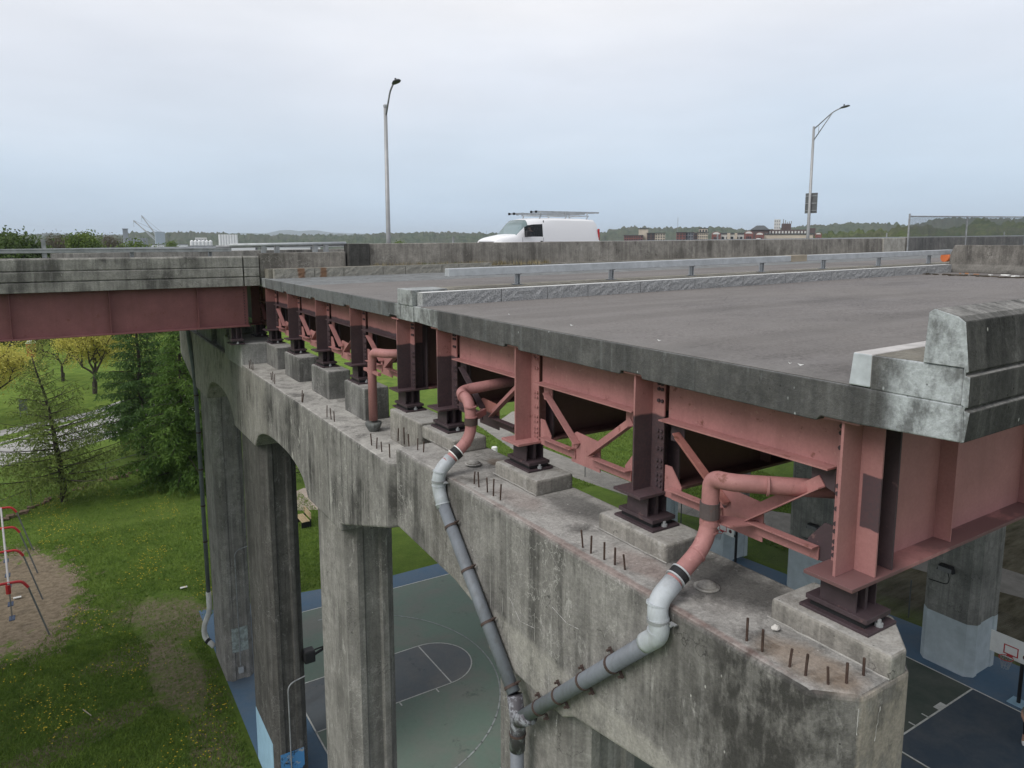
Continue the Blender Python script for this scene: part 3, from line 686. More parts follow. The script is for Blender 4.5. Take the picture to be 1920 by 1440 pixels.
# ---- drainpipes
def ring(mb, c, ax, r, wd=.05, t=.012, n=20):
    ax = Vector(ax).normalized(); c = Vector(c); mb.tube([c-ax*wd/2, c+ax*wd/2], r+t, n)
def clampset(par, path_a, path_b, ts, r, wall=Vector((1,0,0)), m=CLAMP):
    a, b_ = Vector(path_a), Vector(path_b); d = (b_-a).normalized(); s = d.cross(wall).normalized()
    for t in ts:
        c = a.lerp(b_, t); k = MB(); ring(k, c, d, r, .035, .01)
        for sg in (1, -1):
            k.bar(c+s*sg*(r)+wall*r*.6, c+s*sg*(r+.075)+wall*r*.6, .035, .012, d); k.tube([c+s*sg*(r+.05)+wall*r*.6, c+s*sg*(r+.05)+wall*(r*.6-.05)], .014, 6)
        k.build('pipe_clamp', m, par)
R = .088; XF = 4.72-R-.015
pa = empty('drain_pipe', (XF, 7.12, -6.1), 'red and grey drainpipe from the outer girder down to the wye on the pier face', 'drainpipe')
W = (XF, 7.10, -6.08)
red = [(6.3,3.46,-2.28),(5.85,3.80,-2.29),(5.38,4.40,-2.31),(5.36,4.72,-2.25),(5.36,4.74,-2.58),(5.33,4.745,-2.95),(4.98,4.735,-3.24),(4.72,4.72,-3.335)]
MB().tube(round_path([red[0], (5.36,4.50,-2.31), (5.36,4.74,-2.33), (5.36,4.745,-2.98), (4.76,4.72,-3.335)], .26, 8), R*.98, 20).build('red_pipe', PINK, pa, smooth=True)
k = MB(); ring(k, (5.36,4.745,-2.66), (0,0,1), R, .16, .012); k.build('worn_band', steel('worn_band', pink=(.10,.08,.08), grime=.9), pa)
for c, ax in (((5.36,4.745,-2.88),(0,0,1)),((5.19,4.735,-3.08),(.6,.0,.36)),((5.55,4.22,-2.30),(.7,-.75,0))):
    k = MB(); ring(k, c, ax, R, .02, .006); k.build('seam', PINK, pa)
k = MB(); ring(k, (4.93,4.725,-3.235), (.6,.025,.355), R, .10, .014); k.build('rubber_coupling', RUBB, pa)
for q in (-.045, .045):
    k = MB(); u = Vector((.6,.025,.355)).normalized(); ring(k, Vector((4.93,4.725,-3.235))+u*q, u, R, .016, .02); k.build('steel_band', GALV, pa)
elb = round_path([(4.86,4.72,-3.28),(XF,4.70,-3.42),(XF,4.62,-3.70),(XF,4.80,-3.86),(XF,5.0,-4.05)], .16, 6)
MB().tube(elb[:-3], R*1.13, 20).build('pale_elbow', PVCL, pa, smooth=True)
for c, ax in (((XF+.02,4.70,-3.43),(.2,0,1)),((XF,4.665,-3.56),(0,-.2,-1)),((XF,4.66,-3.68),(0,.1,-1))):
    k = MB(); ring(k, c, ax, R*1.13, .02, .008); k.build('elbow_collar', PVCL, pa)
A_ = (XF,4.74,-3.82); MB().tube([A_, W], R, 20).build('grey_pipe', PVC, pa, smooth=True)
clampset(pa, A_, W, (.24,.44,.63,.80), R)
clampset(pa, (XF,4.665,-3.5), (XF,4.66,-3.7), (.35,), R*1.13, m=GALVD)
MB().tube([(XF,7.18,-5.78),W,(XF,7.12,-6.5)], R*1.16, 20).build('wye_fitting', PVCS, pa, smooth=True)
MB().tube([(XF,6.82,-5.86),W], R*1.14, 20).build('wye_branch', PVCS, pa, smooth=True)
MB().tube([(XF,7.12,-6.45),(XF,7.14,GZ+.3)], R, 20).build('stack_pipe', PVC, pa, smooth=True)
k = MB(); ring(k, (XF,7.11,-6.27), (0,0,1), R*1.16, .03, .008); k.build('pipe_clamp', CLAMP, pa)
# bracket plate fixed to the cross frame
m = MB(); m.prism([(5.44,4.55),(5.80,4.42),(5.80,4.50),(5.5,4.92),(5.44,4.9)], 2, -2.80, -2.785); m.build('pipe_bracket', PINK, pa)
k = MB(); ring(k, (5.36,4.745,-2.79), (0,0,1), R, .05, .008); k.build('bracket_strap', PINK, pa)

pb = empty('drain_pipe', (XF, 8.4, -5), 'hooked red drainpipe turning to grey as it drops over the pier cap', 'drainpipe')
MB().tube(round_path([(7.2,9.35,-2.12),(5.33,9.95,-2.38),(5.2,9.34,-2.42),(5.2,9.30,-2.95),(4.86,9.28,-3.22),(4.74,9.27,-3.28)], .24, 8), R*.98, 20).build('red_pipe', PINK, pb, smooth=True)
k = MB(); ring(k, (5.2,9.31,-2.72), (0,0,1), R, .10, .014); k.build('metal_strap', CLAMP, pb)
for c, ax in (((5.2,9.31,-2.65),(0,0,1)),((5.2,9.33,-2.50),(0,0,1)),((5.1,9.29,-3.02),(.5,0,.4)),((5.24,9.62,-2.40),(.2,1,0))):
    k = MB(); ring(k, c, ax, R, .018, .006); k.build('seam', PINK, pb)
k = MB(); ring(k, (4.92,9.285,-3.17), (.6,0,.4), R, .12, .014); k.build('rubber_coupling', RUBB, pb)
for q in (-.055, .055):
    k = MB(); u = Vector((.6,0,.4)).normalized(); ring(k, Vector((4.92,9.285,-3.17))+u*q, u, R, .014, .02); k.build('steel_band', WHITE, pb)
elb = round_path([(4.83,9.28,-3.23),(XF,9.26,-3.40),(XF,9.27,-3.66),(XF,9.12,-3.90)], .14, 6)
MB().tube(elb, R*1.12, 20).build('pale_elbow', PVCL, pb, smooth=True)
for c, ax in (((XF+.02,9.26,-3.39),(.15,0,1)),((XF,9.265,-3.6),(0,0,1)),((XF,9.15,-3.85),(0,.5,1))):
    k = MB(); ring(k, c, ax, R*1.12, .02, .008); k.build('elbow_collar', PVCL, pb)
B_ = (XF,9.13,-3.86); B2 = (XF,7.2,-5.76)
MB().tube([B_, B2], R, 20).build('grey_pipe', PVC, pb, smooth=True)
clampset(pb, B_, B2, (.13,.38,.66,.97), R); clampset(pb, (XF,9.265,-3.4), (XF,9.27,-3.66), (.5,), R*1.12, m=GALVD)
MB().bar((5.26,9.42,-2.72),(5.7,9.75,-2.72),.05,.1).build('pipe_bracket', PINK, pb)
pc = empty('drain_pipe', (5.3, 13.55, -3.9), 'straight red downpipe ending in a grey bell hub on the further pier cap', 'drainpipe')
MB().tube(round_path([(6.6,12.7,-2.2),(5.45,12.95,-2.2),(5.3,13.5,-2.22),(5.3,13.55,-2.5),(5.3,13.55,-3.62)], .28, 8), R, 20).build('red_pipe', PINK, pc, smooth=True)
MB().lathe([(.085,0),(.12,.06),(.155,.12),(.165,.16),(.165,.20),(.10,.201)], (5.3,13.55,-3.86), 20).build('bell_hub', concrete('hub', (.2,.21,.2), (.07,.07,.07), (.4,.4,.4)), pc, smooth=True)
k = MB(); ring(k, (5.3,13.55,-2.62), (0,0,1), R, .06, .008); k.bar((5.3,13.15,-2.62),(5.3,13.95,-2.62),.06,.06); k.build('pipe_bracket', PINK, pc)
pd = empty('drain_pipe', (4.8, 31.9, GZ), 'slim grey downpipe with white lower bend on the furthest tall column', 'drainpipe')
pth = []
for (px, py, X) in ((352,622,4.6),(358,650,4.6),(371,700,4.66),(372,735,4.72),(376,850,4.74),(384,1040,4.76),(386,1120,4.78)):
    r = ray(px, py); pth.append(r*(X/r.x))
p0_ = pth[-1]; top_ = pth[2]
up_ = [Vector((4.6,32.3,-2.9)), Vector((4.6,32.25,-3.6)), Vector((4.7,31.9,-5.4)), Vector((4.72,31.9,-6.)), Vector((4.74,31.9,GZ+2.9))]
MB().tube(up_, .085, 12).build('grey_pipe', PVC, pd, smooth=True)
MB().tube(round_path([Vector((4.74,31.9,GZ+2.9)),Vector((4.74,31.9,GZ+2.0)),Vector((4.5,32.1,GZ+1.3)),Vector((4.5,32.1,GZ+.75)),Vector((4.8,31.7,GZ+.45))], .25), .11, 12).build('white_bend', PVCW, pd, smooth=True)
k = MB(); ring(k, (4.62,31.95,GZ+.63), (.3,-.4,-.3), .12, .14, .01); k.build('rubber_coupling', RUBB, pd)
for z in (-6.4, -8., -9.6, -11.2, -12.8): k = MB(); ring(k, (4.735,31.9,z), (0,0,1), .085, .06, .02); k.build('pipe_clamp', CLAMP, pd)

# ---- parapets, barrier, rails on the deck
def wall(name, poly, x0, x1, mat, label, cat, shear=.0067, bev=.02, rough=True):
    o = MB().prism(poly, 0, x0, x1, 0, shear).build(name, mat, None, bev)
    return tag(o, label, cat)
fas = [(22.70,-.48),(22.66,-.52),(22.66,-.80),(22.69,-.81),(22.69,-.835),(22.64,-.845),(22.64,-1.08),(22.69,-1.09),(22.69,-1.115),(22.64,-1.125),(22.64,-1.375),(23.2,-1.375),(23.2,-1.12),(22.98,-1.12),(22.98,-.48)]
wall('bridge_parapet', fas, -45, 4.86, C_PARL, 'long banded concrete fascia parapet above the maroon girder on the left', 'parapet', 0, .008)
wall('bridge_parapet', fas, 4.90, 5.34, C_PARL, 'short banded parapet stub at the joint beside the far kerb', 'parapet', 0, .008)
wall('bridge_parapet', [(22.74,-1.15),(23.02,-1.15),(23.02,-.40),(22.74,-.40)], 5.38, 8.10, C_PARB, 'low mottled parapet length carrying a short tube rail beside the pilaster', 'parapet', .01)
wall('parapet_pilaster', [(22.62,-1.15),(23.06,-1.15),(23.06,-.115),(22.62,-.115)], 8.16, 8.88, C_PAR, 'square grey concrete pilaster at the end of the short tube rail', 'pilaster', 0, .02)
fpar = wall('bridge_parapet', [(22.70,-1.15),(23.02,-1.15),(23.0,-.145),(22.74,-.145)], 8.92, YX(1655, 22.7), C_PARB, 'long mottled parapet in front of the white van', 'parapet', .0070)
wall('parapet_pilaster', [(22.66,-1.1),(23.04,-1.1),(23.04,-.15),(22.66,-.15)], YX(1656, 22.7)+.02, YX(1697, 22.7), C_LIGHT, 'pale concrete block in the long parapet next to the chain link fence', 'pilaster', .0072)
wall('bridge_parapet', [(22.70,-1.15),(23.02,-1.15),(23.0,-.14),(22.74,-.14)], YX(1697, 22.7)+.03, 95, C_PARB, 'parapet continuing behind the chain link fence', 'parapet', .0078)
# mainline deck behind those parapets
md = empty('bridge_deck', (10, 29, -1.5), 'main carriageway deck under the white van, mostly hidden by its parapets', 'bridge deck')
MB().box(-45, 95, 23.21, 35.2, -1.40, -1.16, 0, GR*.8).build('slab', C_EDGE, md); MB().box(-45, 95, 23.25, 34.8, -1.156, -1.150, 0, GR*.8).build('road_surface', ASPH, md)
wall('bridge_parapet', [(34.9,-1.16),(35.25,-1.16),(35.25,-.50),(34.9,-.50)], YX(92, 35), 95, C_PARL, 'far side parapet of the main carriageway seen under the left rail', 'parapet', .0095)
# transverse jersey barrier closing the roadway
jb = [(23.45,-1.17),(23.47,-1.08),(23.66,-.93),(23.72,-.34),(23.9,-.34),(23.96,-.93),(24.15,-1.08),(24.17,-1.17)]
jb = [(x, z+.19) for x, z in jb]
for (y0, y1, lab) in ((8.2, 11.75, 'concrete barrier across the end of the closed roadway beside the kerb'), (4.9, 8.17, 'concrete barrier segment further along the closed roadway end'),):
    m = MB(); m.prism(jb, 1, y0, y1); o = m.build('concrete_barrier', C_BARR, None, .02); tag(o, lab, 'barrier')
    cut(o, (23.7, y1-.12, -.1), Vector((0,1,.35)).normalized()) if y1 > 10 else None

# box beam guardrail on the granite kerb
gr = empty('guardrail', (14, 11.95, -.9), 'long galvanized box beam guardrail on short posts along the granite kerb', 'guardrail')
def zr(x): return -.525+.0125*(x-6.18)
m = MB()
for a, b_ in ((6.18, YX(1484, 11.9)-.02), (YX(1511, 11.9)+.02, 24.1)):
    vs = [(x, y, zr(x)+dz) for x in (a, b_) for y in (11.86, 12.03) for dz in (-.15, 0)]
    m.add(vs, [(0,1,3,2),(4,6,7,5),(0,4,5,1),(2,3,7,6),(0,2,6,4),(1,5,7,3)])
m.build('rail', GALV, gr, .012)
a, b_ = YX(1484, 11.9)-.03, YX(1511, 11.9)+.03
MB().bar((a,11.945,zr(a)-.075),(b_,11.945,zr(b_)-.075),.185,.165).build('splice_cover', simple('splice_brown', (.36,.31,.24), .6, .3), gr, .008)
for px in (970, 1147, 1298, 1430, 1546, 1650, 1744):
    x = YX(px, 12.0); zb = -.895+GR*(x-5.4); p = MB()
    p.box(x-.032, x+.032, 11.995, 12.003, zb, zr(x)-.151); p.box(x-.032, x-.025, 11.95, 12.05, zb, zr(x)-.151); p.box(x+.025, x+.032, 11.95, 12.05, zb, zr(x)-.151)
    post = p.build('post', GALV, gr); MB().box(x-.09, x+.09, 11.92, 12.08, zb, zb+.014).build('foot_plate', GALVD, post)
    MB().prism([(11.9, zr(x)-.151),(12.05, zr(x)-.151),(12.05, zr(x)-.19)], 0, x+.047, x+.055).build('bracket', GALVD, post)
# left parapet rail
lr = empty('guardrail', (0, 22.85, -.48), 'galvanized rail on stub posts along the left banded parapet', 'guardrail')
m = MB(); m.box(-45, 4.6, 22.80, 22.87, -.345, -.245); m.box(-45, 4.6, 22.785, 22.80, -.262, -.232); m.build('rail', GALVD, lr, .012)
for k in range(12):
    x = 4.0-2.05*k; h = -.235
    p = MB(); p.box(x-.05, x+.05, 22.872, 22.885, -.48, h); p.box(x-.05, x-.042, 22.81, 22.87, -.48, -.35); p.box(x+.042, x+.05, 22.81, 22.87, -.48, -.35); p.build('post', GALVD, lr)
MB().box(-.16, -.06, 22.83, 22.90, -.48, .02).build('tall_post', GALVD, lr)
tr = empty('guardrail', (6.5, 22.88, -.4), 'short double tube rail on the low parapet ending at the pilaster', 'guardrail')
MB().tube([(4.55,22.80,-.155),(8.14,22.80,-.10)], .05, 10).build('rail', GALV, tr, smooth=True); MB().tube([(4.2,22.98,-.2),(8.14,22.98,-.14)], .045, 10).build('rail', GALVD, tr, smooth=True)
for x in (5.55, 5.95, 7.15, 7.5):
    MB().box(x-.06, x+.06, 22.78, 22.98, -.39, -.16).build('post', GALVD, tr)
# far carriageway rail
fr = empty('guardrail', (40, 35.05, -.3), 'thin far rail of the main carriageway running behind the van', 'guardrail')
m = MB(); vs = [(x, y, z0+.0098*(x-29)+dz) for x in (-45, 95) for y in (35.0, 35.1) for dz, z0 in ((-.09,-.06),(0,-.06))]
m.add(vs, [(0,1,3,2),(4,6,7,5),(0,4,5,1),(2,3,7,6),(0,2,6,4),(1,5,7,3)]); m.build('rail', GALV, fr)
for k in range(40):
    x = -10+2.6*k; MB().box(x-.05, x+.05, 35.1, 35.16, -.50+.0095*(x-5.4), -.06+.0098*(x-29)+(.35 if k % 8 == 3 else 0)).build('post', GALVD, fr)
# chain link fence at the far right
def chain_mat():
    n = NT('chain_link_wire', .5, .5, .4); 
    v = n.vec(1,1,1); sx = n.node('ShaderNodeSeparateXYZ'); n.L.new(v, sx.inputs[0])
    s = n.math('ADD', sx.outputs[0], sx.outputs[1])
    def wire(op):
        t = n.math(op, s, sx.outputs[2]); t = n.math('FRACT', n.math('MULTIPLY', t, 1/.085)); return n.math('ABSOLUTE', n.math('SUBTRACT', t, .5))
    mn_ = n.math('MINIMUM', wire('ADD'), wire('SUBTRACT'))
    al = n.rng(mn_, .10, .13, 1., 0.); n.set(n.b, 'Alpha', al); n.set(n.b, 'Base Color', (.16,.165,.17)); return n.mat
CHAIN = chain_mat()
cf = empty('chain_link_fence', (44, 22.6, -.6), 'tall chain link fence on the bridge beyond the concrete barrier', 'fence')
for px in (1703, 1811, 1921):
    x = YX(px, 22.6); MB().tube([(x,22.62,-.75),(x,22.62,1.36+.014*(x-40.9)+(.1 if px == 1703 else 0))], .05, 8).build('post', GALVD, cf)
xa, xb = YX(1703, 22.6), YX(1921, 22.6)
MB().tube([(xa,22.62,1.32),(xb,22.62,1.52)], .035, 8).build('top_rail', GALVD, cf)
MB().add([(xa,22.60,-.7),(xb,22.60,-.55),(xb,22.60,1.52),(xa,22.60,1.32)], [(0,1,2,3)]).build('mesh_panel', CHAIN, cf)

# ================================================================== GROUND
def in_ell(n, cx, cy, rx, ry, soft=.5, sc2=.6, rot=0.):
    """mask of an irregular patch on the ground"""
    m = n.node('ShaderNodeMapping', vector_type='TEXTURE'); n.L.new(n.pos(), m.inputs[0])
    m.inputs['Location'].default_value = (cx, cy, 0); m.inputs['Rotation'].default_value = (0,0,rot); m.inputs['Scale'].default_value = (rx, ry, 1e4)
    l = n.node('ShaderNodeVectorMath', operation='LENGTH'); n.L.new(m.outputs[0], l.inputs[0])
    v = n.math('ADD', l.outputs['Value'], n.math('MULTIPLY', n.math('SUBTRACT', n.noise(sc2, 8, None, .75), .5), 2.8))
    return n.rng(v, 1-soft*.25, 1+soft*.25, 1., 0.)
def ground_mat():
    n = NT('park_grass', .95, 0, .1)
    a = n.noise(.12, 5, None, .6); b_ = n.noise(.9, 6, None, .7); f = n.noise(9, 5, None, .8); t = n.noise(30, 3, None, .8)
    c = n.mix(n.rng(b_, .32, .68), (.085,.15,.026), (.17,.255,.045))
    c = n.mix(n.rng(a, .42, .62, 0, .7), c, (.15,.21,.045))
    c = n.mix(n.rng(f, .35, .7, 0, .45), c, (.05,.09,.018))
    c = n.mix(n.rng(n.noise(2.4, 6, n.vec(1,1,1,(4,2,1)), .75), .58, .72, 0, .6), c, (.15,.135,.075))
    lawn2 = n.rng(n.math('ADD', n.axis(1), n.math('MULTIPLY', a, 12.)), 70, 90); c = n.mix(n.math('MULTIPLY', lawn2, .75), c, n.mix(n.rng(n.noise(.8, 7, None, .75), .4, .6), (.10,.17,.028), (.20,.28,.05)))
    tuft = n.rng(n.math('ADD', n.axis(0), n.math('MULTIPLY', n.noise(.3, 5), 6.)), 35, 38.)
    br = n.math('MULTIPLY', tuft, n.rng(n.math('ADD', n.axis(1), n.math('MULTIPLY', n.noise(.3, 5), 8.)), 24, 30, 1, 0))
    dry = n.noise(1., 6, n.vec(.35,1.4,1), .7)
    c = n.mix(n.math('MULTIPLY', br, .93), c, n.mix(n.rng(dry, .35, .68), (.055,.045,.028), (.23,.20,.15)))
    soil = n.mix(n.rng(n.noise(3.5, 7, None, .75), .38, .62), (.19,.152,.105), (.34,.275,.20))
    for e in ((-2.9,42.6,3.1,6.6,.28,.9,.1), ):
        c = n.mix(in_ell(n, *e), c, soil)
    for e in ((3.6,36.4,1.6,3.0,.9,.8,.5), (3.2,31.2,1.0,3.6,.9,.9,.2), (1.7,33.6,1.5,1.1,.8,1.,.3), (.2,29.2,2.2,.7,.7,1.2,.2), (3.7,25.5,.7,2.6,.9,1.,0), (-1.5,28.4,1.2,.6,.8,1.5,0)):
        c = n.mix(n.math('MULTIPLY', in_ell(n, *e), n.rng(n.noise(5., 7, None, .8), .40, .56, .1, 1.)), c, n.mix(.15, soil, (.09,.08,.065)))
    far = n.node('ShaderNodeVectorMath', operation='LENGTH'); n.L.new(n.pos(), far.inputs[0])
    c = n.mix(n.rng(far.outputs['Value'], 180, 420), c, n.mix(n.rng(n.noise(.02, 6, None, .7), .4, .6), (.045,.06,.035), (.11,.12,.085)))
    n.color(c); return n.bump(n.math('ADD', f, n.math('MULTIPLY', t, .6)), .9, .12).mat
MG = ground_mat()
o = MB().add([(-9000,-9000,GZ),(9000,-9000,GZ),(9000,12000,GZ),(-9000,12000,GZ)], [(0,1,2,3)]).build('ground', MG); tag(o, kind='structure')
def sheet(name, pts, z, mat, kind='structure', px=True):
    P = [(*(G(*p) if px else p), z) for p in pts]; n_ = Vector((0,0,0))
    a = sum(P[i][0]*P[(i+1) % len(P)][1]-P[(i+1) % len(P)][0]*P[i][1] for i in range(len(P)))
    if a < 0: P = P[::-1]
    o = MB().add(P, [list(range(len(P)))]).build(name, mat); tag(o, kind=kind); return o
def roadmat(name, c1, c2, sc2=1.2):
    n = NT(name, .92, 0, .2); f = n.noise(sc2, 6, None, .7); g = n.noise(14, 4, None, .8)
    c = n.mix(n.rng(f, .35, .68), c1, c2); c = n.mix(n.rng(g, .35, .7, 0, .3), c, tuple(x*.6 for x in c1))
    cr_ = n.rng(n.voro(.35, None, 'DISTANCE_TO_EDGE'), 0., .012, 1., 0.); c = n.mix(n.math('MULTIPLY', cr_, n.rng(n.noise(.5), .5, .6, 0, .6)), c, tuple(x*.5 for x in c1))
    return n.color(c).mat
STREET = roadmat('pale_street', (.30,.295,.29), (.44,.43,.42)); PATH = roadmat('worn_path', (.20,.19,.175), (.31,.295,.27))
# street across the park, with its kerbs and walk
sheet('street', [(0,872),(0,836),(100,812),(240,770),(400,722),(470,705),(470,740),(400,757),(240,812),(110,850)], GZ+.006, STREET)
for nm, a, b_, wd, hz, lab in (('street_kerb', (0,833), (470,702), .3, .13, 'pale far kerb of the street behind the larch trees'), ('street_kerb', (0,876), (470,744), .3, .13, 'pale near kerb of the street behind the larch trees')):
    p = Vector((*G(*a), GZ)); q = Vector((*G(*b_), GZ)); k = MB().bar(p+Vector((0,0,hz/2)), q+Vector((0,0,hz/2)), wd, hz).build(nm, roadmat(nm+'_concrete', (.4,.39,.37), (.52,.51,.48)))
    tag(k, lab, 'kerb')
sheet('footpath', [(0,818),(0,807),(170,772),(230,750),(238,753),(175,779)], GZ+.006, STREET)
# path and gravel beyond the bridge
sheet('footpath', [(880,768),(900,780),(1000,833),(1180,903),(1260,930),(1500,966),(1700,1010),(1920,1078),(1990,1100),(1990,1145),(1920,1122),(1700,1063),(1500,1018),(1260,958),(1080,897),(975,852),(885,790)], GZ+.006, PATH)
sheet('gravel_pad', [(952,806),(940,786),(960,772),(1010,766),(1060,770),(1085,788),(1060,806),(1000,818)], GZ+.010, GRAVEL)
sheet('gravel_pad', [(548,958),(545,925),(570,915),(620,918),(640,935),(625,955)], GZ+.010, roadmat('pinkish_gravel', (.34,.28,.24), (.45,.38,.33), 3.))
# ball court
def court_paint(name, c, dirt=.4):
    n = NT(name, .75, 0, .3); f = n.noise(.45, 6, None, .65, .4); g = n.noise(6, 5, None, .7)
    k = n.mix(n.rng(f, .42, .66, 0, dirt), c, (.215,.205,.19)); k = n.mix(n.rng(g, .4, .7, 0, .25), k, tuple(x*.7 for x in c))
    k = n.mix(n.rng(n.noise(1.1, 6, n.vec(1,1,1,(3,7,0)), .75), .6, .68, 0, dirt), k, tuple(x*.55 for x in c))
    return n.color(k).mat
CB = court_paint('court_blue', (.085,.155,.24), .3); CGn = court_paint('court_green', (.16,.225,.185), .75); CK = court_paint('court_key_blue', (.135,.155,.17), .7)
CGd = court_paint('court_dark_green', (.065,.085,.07), .3); CKd = court_paint('court_dark_blue', (.05,.072,.10), .25)
X0c, X1c = 4.88, 33.3
E0 = G(735, 1080); E1 = G(815, 1070)
sheet('ball_court', [(X0c,-4),(34.6,-4),(33.4,15),(32.3,25),(31.2,34.6),(14,34.6),(X0c+.0,36.2)], GZ+.012, CB, px=False)
# left court: playing field, key and lines (units of the court, measured on the ground)
sheet('court_field', [(7.0,19.2),(30.2,19.2),(30.2,32.75),(7.0,33.4)], GZ+.016, CGn, px=False)
YC, XFT, RK = 26.0, 12.62, 1.60
arc = [(XFT+RK*math.sin(t), YC+RK*math.cos(t)) for t in np.linspace(0, PI, 20)]
sheet('court_key', [(7.0,YC+RK)]+arc+[(7.0,YC-RK)], GZ+.020, CK, px=False)
def lines(name, segs, mat, wd=.055, z=GZ+.024):
    m = MB()
    for pts in segs:
        for a, b_ in zip(pts[:-1], pts[1:]):
            a = Vector((*a, 0)); b_ = Vector((*b_, 0)); d = (b_-a).normalized(); s = d.cross(Vector((0,0,1)))*wd/2; e = d*wd*.35
            m.add([(*(q.xy), z) for q in (a-s-e, a+s-e, b_+s+e, b_-s+e)], [(3,2,1,0)])
    o = m.build(name, mat); tag(o, kind='structure'); return o
a3 = [(8.6+6.25*math.sin(t), YC+6.25*math.cos(t)) for t in np.linspace(.15, PI-.02, 40)]
lines('court_lines', [[(7.0,YC+RK)]+arc+[(7.0,YC-RK)], [(XFT,YC+RK),(XFT,YC-RK)], [(7,19.2),(30.2,19.2)], [(7.0,33.4),(30.2,32.75)], [(7,19.2),(7,33.4)],
    [(11.0,YC+RK),(11.0,YC+RK+.25)], [(11.9,YC-RK),(11.9,YC-RK-.25)], [(10.3,YC-RK),(10.3,YC-RK-.25)], [(9.2,YC-RK),(9.2,YC-RK-.25)]], LINE)
lines('court_lines', [a3, [(18.6+1.8*math.cos(t), YC+1.8*math.sin(t)) for t in np.linspace(0, 2*PI, 40)]], LINEF, .06)
# right court
sheet('court_field', [(5.0,3.2),(30.2,3.2),(30.2,18.4),(5.0,18.4)], GZ+.016, CGd, px=False)
sheet('court_key', [(24.2,9.1),(30.2,9.1),(30.2,12.75),(24.2,12.75)], GZ+.020, CKd, px=False)
sheet('court_key', [(7,9.1),(24.1,9.1),(24.1,12.75),(7,12.75)], GZ+.020, CKd, px=False)
lines('court_lines', [[(30.2,3.2),(30.2,18.4)], [(30.2,12.72),(24.2,12.72)], [(30.2,9.1),(24.2,9.1)], [(24.2,9.1),(24.2,12.72)], [(5,18.4),(30.2,18.4)]]+
    [[(x, 12.72),(x, 12.97)] for x in (26.9, 26.0, 25.1)], LINE, .07)
lines('court_lines', [[(27.75,12.86),(28.15,12.86)]], LINE, .22)

# hoops
def hoop(x, y, d, label, L=1.05):
    K = .79; Hh = lambda v: GZ+v*K
    h = empty('basketball_hoop', (x, y, GZ), label, 'basketball hoop')
    MB().tube([(x,y,GZ),(x,y,Hh(2.9))], .07, 10).build('pole', BLKPT, h)
    MB().tube([(x,y,Hh(2.2)),(x+d*L,y,Hh(3.35))], .055, 8).tube([(x,y,Hh(2.85)),(x+d*L,y,Hh(3.05))], .03, 8).build('arm', BLKPT, h)
    MB().box(x-.3, x+.3, y-.3, y+.3, GZ+.02, GZ+.045).build('base_plate', BLUEP, h)
    bx = x+d*(L+.05)
    bd = MB().box(bx-.02, bx+.02, y-.92*K, y+.92*K, Hh(2.85), Hh(3.92)).build('backboard', WHITE, h, .008)
    f = bx+d*.024; m = MB()
    for (ya, yb, za, zb) in ((-.25,.25,3.45,3.5),(-.25,.25,3.02,3.07),(-.25,-.21,3.07,3.45),(.21,.25,3.07,3.45)): m.box(*sorted((f-d*.002, f)), y+ya, y+yb, Hh(za), Hh(zb))
    m.build('target_square', RED, bd)
    m = MB(); m.tube([(f-d*.002,y-.5,Hh(3.2)),(f,y-.5,Hh(3.2))], .10, 20); m.build('round_emblem', simple('maroon_emblem', (.10,.03,.035), .6), bd)
    m = MB(); c = Vector((bx+d*.38, y, Hh(3.05))); ringp = [c+Vector((.228*math.cos(t), .228*math.sin(t), 0)) for t in np.linspace(0, 2*PI, 25)]
    m.tube(ringp, .014, 6, False); m.box(*sorted((bx, bx+d*.16)), y-.09, y+.09, Hh(3.0), Hh(3.06)); m.build('rim', RED, h)
    m = MB()
    for k in range(10):
        a = 2*PI*k/10; b2 = a+.5; m.tube([c+Vector((.225*math.cos(a), .225*math.sin(a), 0)), c+Vector((.15*math.cos(b2), .15*math.sin(b2), -.25)), c+Vector((.12*math.cos(a), .12*math.sin(a), -.42))], .006, 4, False)
        m.tube([c+Vector((.225*math.cos(a), .225*math.sin(a), 0)), c+Vector((.15*math.cos(a-.5), .15*math.sin(a-.5), -.25)), c+Vector((.12*math.cos(a), .12*math.sin(a), -.42))], .006, 4, False)
    m.build('net', simple('net_cord', (.3,.32,.34), .9), h)
    return h
hoop(30.75, 11.3, -1, 'hoop with white backboard, red target square and round emblem on the dark court')
hoop(30.8, 25.3, -1, 'black pole hoop seen under the bridge behind the bent red drainpipe')
hoop(6.45, 26.0, 1, 'hoop with black slanting arm between the sooty column and the next pale column', 2.5)

# floodlights on the columns
def flood(x, y, z, label):
    f = empty('floodlight', (x, y, z), label, 'floodlight')
    MB().prism([(y-.34, z-.12),(y+.34, z-.12),(y+.26, z+.16),(y-.26, z+.16)], 0, x-.34, x-.1).build('housing', BLKPT, f, .03)
    MB().box(x-.355, x-.342, y-.27, y+.27, z-.10, z+.08).build('lens', simple('lamp_glass', (.2,.2,.2), .2), f)
    MB().tube(round_path([(x-.1,y,z-.1),(x-.06,y-.1,z-.5),(x-.03,y,z-.75),(x-.03,y+.75,z-.8)], .2), .018, 6).build('cable', BLKPT, f)
    return f
def atx(px, py, X): r = ray(px, py); return r*(X/r.x)
p = atx(1779, 1064, 30.75); flood(30.75, p.y, p.z, 'dark floodlight on the blue footed column beside the white backboard')
p = atx(1530, 987, 31.0); flood(31.0, p.y, p.z, 'floodlight on the column seen under the outer girder')
MB_ = MB().box(5.9, 6.25, 21.5, 21.85, GZ+4.6, GZ+5.0); fo = MB_.build('floodlight', BLKPT, None, .04); tag(fo, 'boxy black floodlight on the back of the sooty column', 'floodlight')

